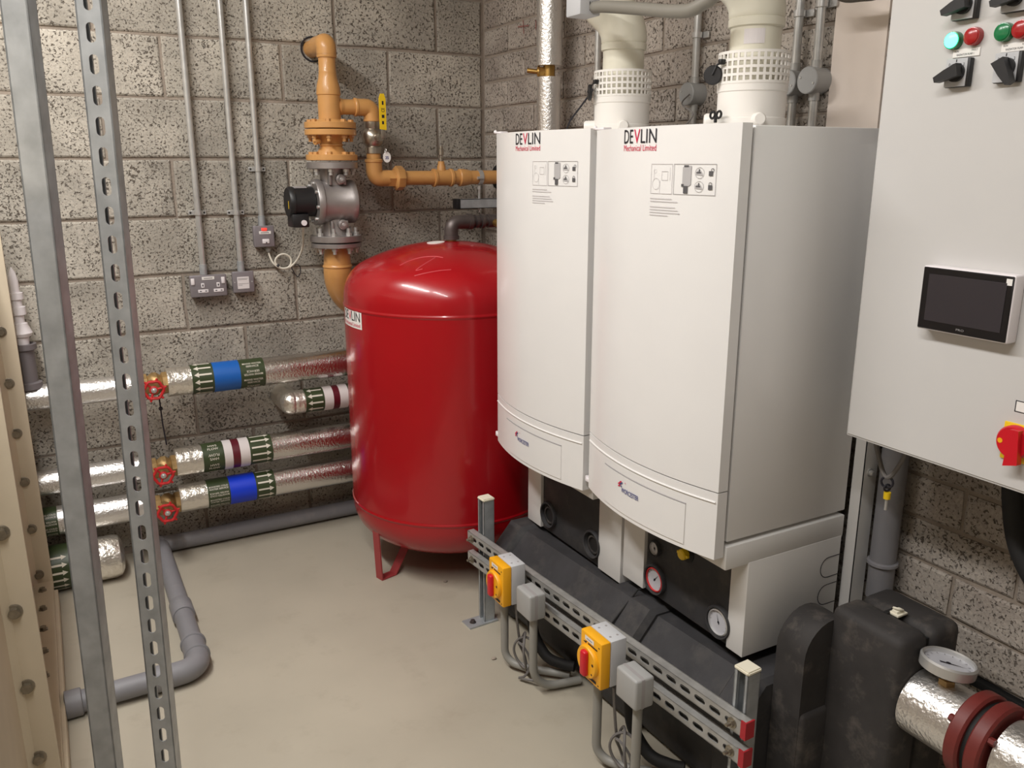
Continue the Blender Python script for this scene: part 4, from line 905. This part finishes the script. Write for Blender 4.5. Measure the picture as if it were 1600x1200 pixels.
g = MB(); g.lathe((-1.018, -.02, 1.249), (0, 0, -1), [(.012, 0), (.012, .014), (.009, .022), (.005, .026)], 14); obj('cable_gland', g, m_pvcd, r)
g = MB()
pts = [(-1.018, -.02, 1.224), (-1.012, -.025, 1.2), (-1.0, -.03, 1.175), (-.975, -.03, 1.158), (-.945, -.03, 1.158), (-.93, -.03, 1.175), (-.932, -.03, 1.2), (-.955, -.032, 1.215), (-.98, -.032, 1.21), (-.995, -.03, 1.19), (-.988, -.03, 1.17), (-.965, -.03, 1.155), (-.935, -.03, 1.16), (-.905, -.05, 1.195), (-.895, -.1, 1.25), (-.905, -.16, 1.31), (-.915, -.2, 1.345)]
g.tube(bez(pts, 6), .0042, 8); tag(obj('white_cable', g, m_cablew, None, (-.96, -.03, 1.155)), 'white flexible cable looped between switch box and black coil', 'cable')
g = MB(); g.tube(bez([(-.932, -.03, 1.165), (-.92, -.03, 1.135), (-.905, -.028, 1.118), (-.893, -.028, 1.13), (-.892, -.03, 1.155), (-.905, -.03, 1.17), (-.932, -.03, 1.165)], 6), .002, 6); tag(obj('cable_tie', g, m_black, None, (-.91, -.03, 1.118)), 'black cable tie loop hanging from the white cable', 'cable tie')
g = MB(); g.tube([(-.995, -.024, 1.17), (-.982, -.034, 1.168)], .0065, 8); tag(obj('cable_tie', g, m_black, None, (-.99, -.03, 1.165)), 'short black tie band around the white cable loop', 'cable tie')

# ================================================================== insulated water pipes
PY = -.15
def wrap(zc, r_, x0=0, yc=PY): return lambda u, v: (x0+u, yc-r_*math.cos(v/r_), zc+r_*math.sin(v/r_))
def band(name, par, xa, xb, z, R, m_, dr_=.0012):
    g = MB(); g.lathe((xa, PY, z), (1, 0, 0), [(R-.002, 0), (R+dr_, 0), (R+dr_, xb-xa), (R-.002, xb-xa)], 40); return obj(name, g, m_, par)
def arrows(par, xa, xb, z, R, left):
    g = MB(); f = wrap(z, R+.0022, xa); L = xb-xa; p = .0295
    for k in range(-3, 4):
        c = k*p; m = .008; a, b_ = m, L-m
        def F(u, v): return f((L-u) if left else u, c+v)
        g.poly([F(a, -.0035), F(b_-.014, -.0035), F(b_-.014, .0035), F(a, .0035)]); g.poly([F(b_-.018, -.0105), F(b_, 0), F(b_-.018, .0105)])
    obj('arrow_print', g, m_print, par, flat=True)
def words(par, xa, xb, z, R, lines, hgt=.0085):
    g = MB(); f = wrap(z, R+.0022, xa); L = xb-xa
    # alternate upright and inverted rows round the band
    lp_ = hgt*1.5; blk = len(lines)*lp_+hgt*1.1; v = -blk*2+.004
    for k in range(4):
        inv = k % 2 == 0
        for i, (t, wd) in enumerate(lines):
            row = v+k*blk+(len(lines)-1-i if not inv else i)*lp_; c = L/2; hw = min(L*.44, wd/2)
            if abs(row/R) < 1.3: text(g, t, f, c-hw, c+hw, row, row+hgt, .006, flip=inv)
    obj('pipe_lettering', g, m_print, par, flat=True)
def valve(x, z, label, R=.05):
    s = thing('gate_valve', label, 'valve', (x, PY, z-R), 'gate valves on the insulated pipes')
    g = MB(); g.lathe((x-.052, PY, z), (1, 0, 0), [(.044, 0), (.044, .03), (.034, .034), (.046, .05), (.046, .066), (.034, .08), (.044, .086), (.044, .112)], 8)
    g.cyl((x-.008, PY, z), (x-.008, PY-.062, z), .026, n=8); g.cyl((x-.008, PY-.06, z), (x-.008, PY-.1, z), .009, n=12); obj('body', g, m_bronze, s)
    c = V((x-.008, PY-.1, z)); g = MB(); R_ = .034
    n = 60; pts = [c+V((R_*(1+.05*math.cos(6*t))*math.cos(t), 0, R_*(1+.05*math.cos(6*t))*math.sin(t))) for t in [2*PI*k/n+.2 for k in range(n)]]
    g.tube(pts, .0058, 8, closed=True)
    for k in range(6):
        a = 2*PI*k/6+.2; d = V((math.cos(a), 0, math.sin(a))); g.cyl(c+d*R_, c+d*(R_+.0125), .0055, .004, n=8)
        if k % 2 == 0: g.tube([c+d*.008+V((0, .004, 0)), c+d*R_], .0042, 8)
    g.lathe(c+V((0, .006, 0)), (0, -1, 0), [(.016, 0), (.016, .006), (.013, .008)], 20); obj('handwheel', g, m_redw, s)
    g = MB(); g.lathe(c+V((0, -.002, 0)), (0, -1, 0), [(.0105, 0), (.0105, .003), (.007, .004), (.007, .009), (.004, .011)], 12); obj('wheel_nut', g, m_steel, s)
def foilpipe(par, xa, xb, z, R, m_=None, name='foil_wrap'):
    g = MB(); n = max(2, int((xb-xa)/.03)); g.lathe((xa, PY, z), (1, 0, 0), [(R*.6, 0)]+[(R+random.uniform(-.0008, .0008), (xb-xa)*k/n) for k in range(n+1)]+[(R*.6, xb-xa)], 40); obj(name, g, m_ or (m_foilh if xa > -1.2 else m_foil), par)
r1 = thing('insulated_pipe', 'topmost foil-wrapped water pipe with a light blue band between green bands', 'pipe', (-1.3, PY, .7), 'insulated pipes along the back wall')
z, R = .752, .058
foilpipe(r1, -2.3, -1.6, z, .047); foilpipe(r1, -1.478, -1.387, z, R-.001, m_foilc, 'crumpled_foil'); foilpipe(r1, -1.109, -.2, z, R)
k = band('green_band', r1, -1.389, -1.307, z, R, m_green); arrows(k, -1.389, -1.307, z, R, True)
band('blue_band', r1, -1.307, -1.205, z, R, m_blue, .0018)
k = band('green_band', r1, -1.205, -1.107, z, R, m_green); words(k, -1.205, -1.107, z, R, [('MAINS WATER', .075), ('SERVICE', .05)])
valve(-1.528, z, 'red handwheel valve on the topmost insulated pipe')
r2 = thing('insulated_pipe', 'short foil-wrapped pipe with rounded end turning into the wall beside the vessel', 'pipe', (-.85, PY, .55), 'insulated pipes along the back wall')
z, R2 = .604, .05
g = MB(); g.tube(fillet([(-1.0, 0, z), (-1.0, PY, z), (-.945, PY, z)], .05, 8), R2, 32); g.sphere((-1.0, PY+.0, z), R2, n=24); obj('crumpled_foil', g, m_foilc, r2)
k = band('green_band', r2, -.947, -.867, z, R2, m_green); arrows(k, -.947, -.867, z, R2, True)
band('white_band', r2, -.867, -.828, z, R2, m_whiteb, .002); band('maroon_band', r2, -.828, -.8, z, R2, m_maroonb, .0018); band('white_band', r2, -.8, -.761, z, R2, m_whiteb, .002); band('green_band', r2, -.761, -.68, z, R2, m_green)
foilpipe(r2, -.68, -.2, z, R2)
r3 = thing('insulated_pipe', 'foil-wrapped pipe with white and maroon bands above the dark blue banded pipe', 'pipe', (-1.3, PY, .36), 'insulated pipes along the back wall')
z = .42
foilpipe(r3, -2.3, -1.6, z, .047); foilpipe(r3, -1.478, -1.375, z, R-.001, m_foilc, 'crumpled_foil'); foilpipe(r3, -1.1, -.2, z, R)
k = band('green_band', r3, -1.377, -1.295, z, R, m_green); words(k, -1.377, -1.295, z, R, [('HWS', .034), ('FLOW', .042)], .0105)
band('white_band', r3, -1.295, -1.262, z, R, m_whiteb, .002); band('maroon_band', r3, -1.262, -1.232, z, R, m_maroonb, .0018); band('white_band', r3, -1.232, -1.193, z, R, m_whiteb, .002)
k = band('green_band', r3, -1.193, -1.1, z, R, m_green); arrows(k, -1.193, -1.1, z, R, False)
valve(-1.528, z-.012, 'red handwheel valve on the white and maroon banded pipe')
r4 = thing('insulated_pipe', 'lowest banded foil-wrapped pipe with a dark blue band and white arrows', 'pipe', (-1.3, PY, .2), 'insulated pipes along the back wall')
z = .263
foilpipe(r4, -2.3, -1.595, z, .055); foilpipe(r4, -1.478, -1.37, z, R-.001, m_foilc, 'crumpled_foil'); foilpipe(r4, -1.1, -.2, z, R)
k = band('green_band', r4, -1.372, -1.285, z, R, m_green); words(k, -1.372, -1.285, z, R, [('BOOSTED COLD', .075), ('WATER SERVICE', .075)], .0068)
band('blue_band', r4, -1.285, -1.18, z, R, m_blue2, .0018)
k = band('green_band', r4, -1.18, -1.1, z, R, m_green); arrows(k, -1.18, -1.1, z, R, False)
k = band('green_band', r4, -2.0, -1.915, z, .055, m_green); words(k, -2.0, -1.915, z, .055, [('BOOSTED COLD', .075), ('WATER SERVICE', .075)], .0068)
valve(-1.528, z-.012, 'red handwheel valve on the dark blue banded pipe')
# thick foil pipe stub on the floor
r5 = thing('insulated_stub_pipe', 'thick foil-wrapped pipe end lying on the floor behind the channels', 'pipe', (-1.85, -.2, 0), None)
zq, yq, Rq = .088, -.185, .085
g = MB(); g.lathe((-2.3, yq, zq), (1, 0, 0), [(.05, 0), (Rq, 0), (Rq, .15), (Rq, .3), (Rq, .45), (Rq, .56), (Rq-.006, .58), (Rq-.03, .592), (.02, .597)], 40); obj('foil_wrap', g, m_foilc, r5)
g = MB(); g.lathe((-2.02, yq, zq), (1, 0, 0), [(Rq-.002, 0), (Rq+.0015, 0), (Rq+.0015, .125), (Rq-.002, .125)], 40); kk = obj('green_band', g, m_green, r5)
g = MB(); f = wrap(zq, Rq+.0025, -1.99, yq)
for i in range(-3, 4):
    c = i*.03-.02
    g.poly([f(.01, c-.004), f(.07, c-.004), f(.07, c+.004), f(.01, c+.004)]); g.poly([f(.068, c-.01), f(.086, c), f(.068, c+.01)])
obj('arrow_print', g, m_print, kk, flat=True)
g = MB(); rect(g, wrap(zq, Rq+.002, -1.855, yq), 0, .035, .02, .085, 1)
g2 = MB(); f = wrap(zq, Rq+.002, -1.855, yq)
for i in range(6): v0 = .015+i*.012; g2.poly([f(0, v0), f(.04, v0), f(.04, v0+.012), f(0, v0+.012)])
g.bm.free(); obj('black_patch', g2, m_black, r5, flat=True)  # plain black rectangle on the foil
# tundish fitting at far left
r = thing('air_gap_fitting', 'white stepped plastic fitting in a grey collar on the topmost pipe', 'fitting', (-1.945, PY, .79))
g = MB(); g.lathe((-1.945, PY, .79), (0, 0, 1), [(.046, 0), (.046, .022), (.034, .026), (.034, .14), (.044, .146), (.044, .165), (.034, .166), (.03, .15)], 28); obj('grey_collar', g, m_gcollar, r)
g = MB(); g.lathe((-1.945, PY, .79), (0, 0, 1), [(.022, .14), (.024, .19), (.032, .193), (.038, .205), (.026, .235), (.026, .24), (.018, .243), (.018, .27), (.027, .272), (.027, .3), (.018, .302), (.018, .325), (.025, .327), (.025, .35), (.016, .352), (.016, .395), (.011, .42), (.002, .44)], 24); obj('white_body', g, m_whitep, r)
# thin black rod under first valve
g = MB(); g.tube([(-1.515, PY-.04, .715), (-1.513, PY-.045, .6), (-1.508, PY-.05, .515)], .003, 6); g.ring((-1.514, PY-.043, .662), (0, 1, 0), .006, .0025, 10, 6)
tag(obj('black_wire', g, m_black, None, (-1.512, PY-.04, .515)), 'thin black wire hanging below the top handwheel', 'wire')
# grey waste pipe on the floor
r = thing('waste_pipe', 'grey plastic waste pipe running along the wall and bending across the floor', 'pipe', (-1.56, -.6, 0))
zf, R = .04, .037
g = MB(); g.cyl((-1.56, -.06, zf), (-.1, -.06, zf), R-.003, n=24); obj('pipe', g, m_pvc, r)
g = MB(); g.cyl((-1.56, -.06, zf), (-1.563, -1.0, zf), R-.004, n=24); obj('pipe', g, m_pvc, r)
g = MB(); g.cyl((-1.6, -1.068, zf), (-1.93, -1.078, zf), R-.004, n=24); obj('pipe', g, m_pvc, r)
g = MB(); g.tube(fillet([(-1.5625, -.9, zf), (-1.5645, -1.066, zf), (-1.71, -1.071, zf)], .06, 8), R, 24)
for y in (-.905, -.985): g.lathe((-1.562, y, zf), (0, -1, 0), [(R, 0), (R+.004, .003), (R+.004, .012), (R, .015)], 24)
g.lathe((-1.66, -1.069, zf), (-1, 0, 0), [(R, 0), (R+.004, .003), (R+.004, .05), (R, .053)], 24); obj('elbow', g, m_pvc, r)
g = MB(); g.lathe((-1.5615, -.62, zf), (0, -1, 0), [(R, 0), (R+.002, .004), (R+.002, .09), (R, .094)], 24); obj('coupler', g, m_pvc, r)
g = MB(); g.sphere((-1.56, -.06, zf), R+.002, n=20); obj('corner_elbow', g, m_pvc, r)
g = MB(); g.lathe((-1.9, -1.077, zf), (-1, -.03, 0), [(R, 0), (R+.004, .003), (R+.004, .045), (R*.3, .05)], 24); obj('end_socket', g, m_pvc, r)

# ================================================================== cream sectional tank at the left
r = thing('sectional_tank', 'cream bolted panel water tank along the left edge', 'water tank', (-2.4, -1.7, 0))
TXF = -2.022
g = MB(); g.box(-3.2, TXF, -4.2, -.29, .1, 1.5, .004); obj('panel_body', g, m_grp, r)
g = MB(); g.box(-3.1, -1.945, -4.1, -.32, 0, .06, .003); obj('plinth', g, m_grp, r)
def tflange(y, t=.012):
    g = MB(); g.box(TXF-.01, -1.957, y-t, y+t, .06, 1.5, .002); f_ = obj('vertical_flange', g, m_grp, r)
    g = MB(); g.prism([(TXF-.002, y-t, .07), (TXF+.016, y-t, .07), (TXF-.002, y-t-.03, .07)], (0, 0, 1.42)); obj('fillet', g, m_grp, f_)
    return f_
BM = None
def bolts(f_, y, z0, dz, n):
    global BM
    if BM is None:
        m = MB(); m.lathe((0, 0, 0), (0, -1, 0), [(.0185, 0), (.0185, .003), (.0175, .0035)], 18); m.cyl((0, -.0035, 0), (0, -.0155, 0), .0125, n=6)
        bmesh.ops.recalc_face_normals(m.bm, faces=m.bm.faces); BM = bpy.data.meshes.new('bolt'); m.bm.to_mesh(BM); m.bm.free(); BM.materials.append(m_boltz)
    for k in range(n):
        o = bpy.data.objects.new('bolt', BM); COL.objects.link(o); o.parent = f_; o.location = V((-2.0, y-.012, z0+dz*k))-V((-2.4, -1.7, 0)); o.rotation_euler = (0, random.uniform(0, 1), 0)
f_ = tflange(-.275); bolts(f_, -.275, .118, .182, 8)
f_ = tflange(-1.5); bolts(f_, -1.5, .185, .198, 7)
f_ = tflange(-2.72); bolts(f_, -2.72, .185, .198, 7)
for ya, yb_ in ((-1.488, -.287), (-2.708, -1.512)):
    g = MB(); g.box(TXF-.01, -1.957, ya, yb_, .06, .085, .003); f_ = obj('base_flange', g, m_grp, r)
    for k in range(8):
        m = MB(); yy = ya+(yb_-ya)*(k+.5)/8; m.lathe((-1.992, yy, .085), (0, 0, 1), [(.015, 0), (.015, .003), (.0105, .0035), (.0105, .012)], 6); obj('bolt', m, m_boltz, f_)

# ================================================================== two upright channels in the foreground
def upright(xb, zb, xt, zt, ang, slots, label, m_):
    y = -1.95; k = (xt-xb)/(zt-zb); X_ = lambda z: xb+k*(z-zb)
    r = thing('upright_channel', label, 'channel', (X_(0), y, 0), 'upright channels on the left')
    n = V((math.sin(ang), -math.cos(ang), 0))
    g = MB(); channel(g, (X_(.005), y, .005), (X_(2.99), y, 2.99), n, slots=slots, sl=.032, sw=.0145); obj('channel', g, m_, r, sharp=25)
    g = MB(); g.box(X_(0)-.05, X_(0)+.05, y-.03, y+.08, 0, .006, .001, 1); obj('base_plate', g, m_, r)
upright(-1.856, .411, -1.831, 1.838, math.radians(-20), False, 'plain galvanised upright channel nearer the cream tank', m_galvd)
upright(-1.746, .367, -1.723, 1.848, math.radians(-18), True, 'slotted galvanised upright channel right of the plain one', m_galvd)

# floor crumbs
for i, (x, y) in enumerate(((-.62, -.86), (-.7, -1.42), (-.95, -2.1))):
    g = MB(); g.sphere((x, y, .004), .006, 1.6, 1, .6, 8); tag(obj('mortar_crumb', g, m_mortar, None, (x, y, 0)), ('tiny grey crumb on the floor below the red vessel', 'tiny grey crumb on the floor below the farther isolator', 'tiny grey crumb on the floor at the bottom middle')[i], 'debris', 'crumbs on the floor')
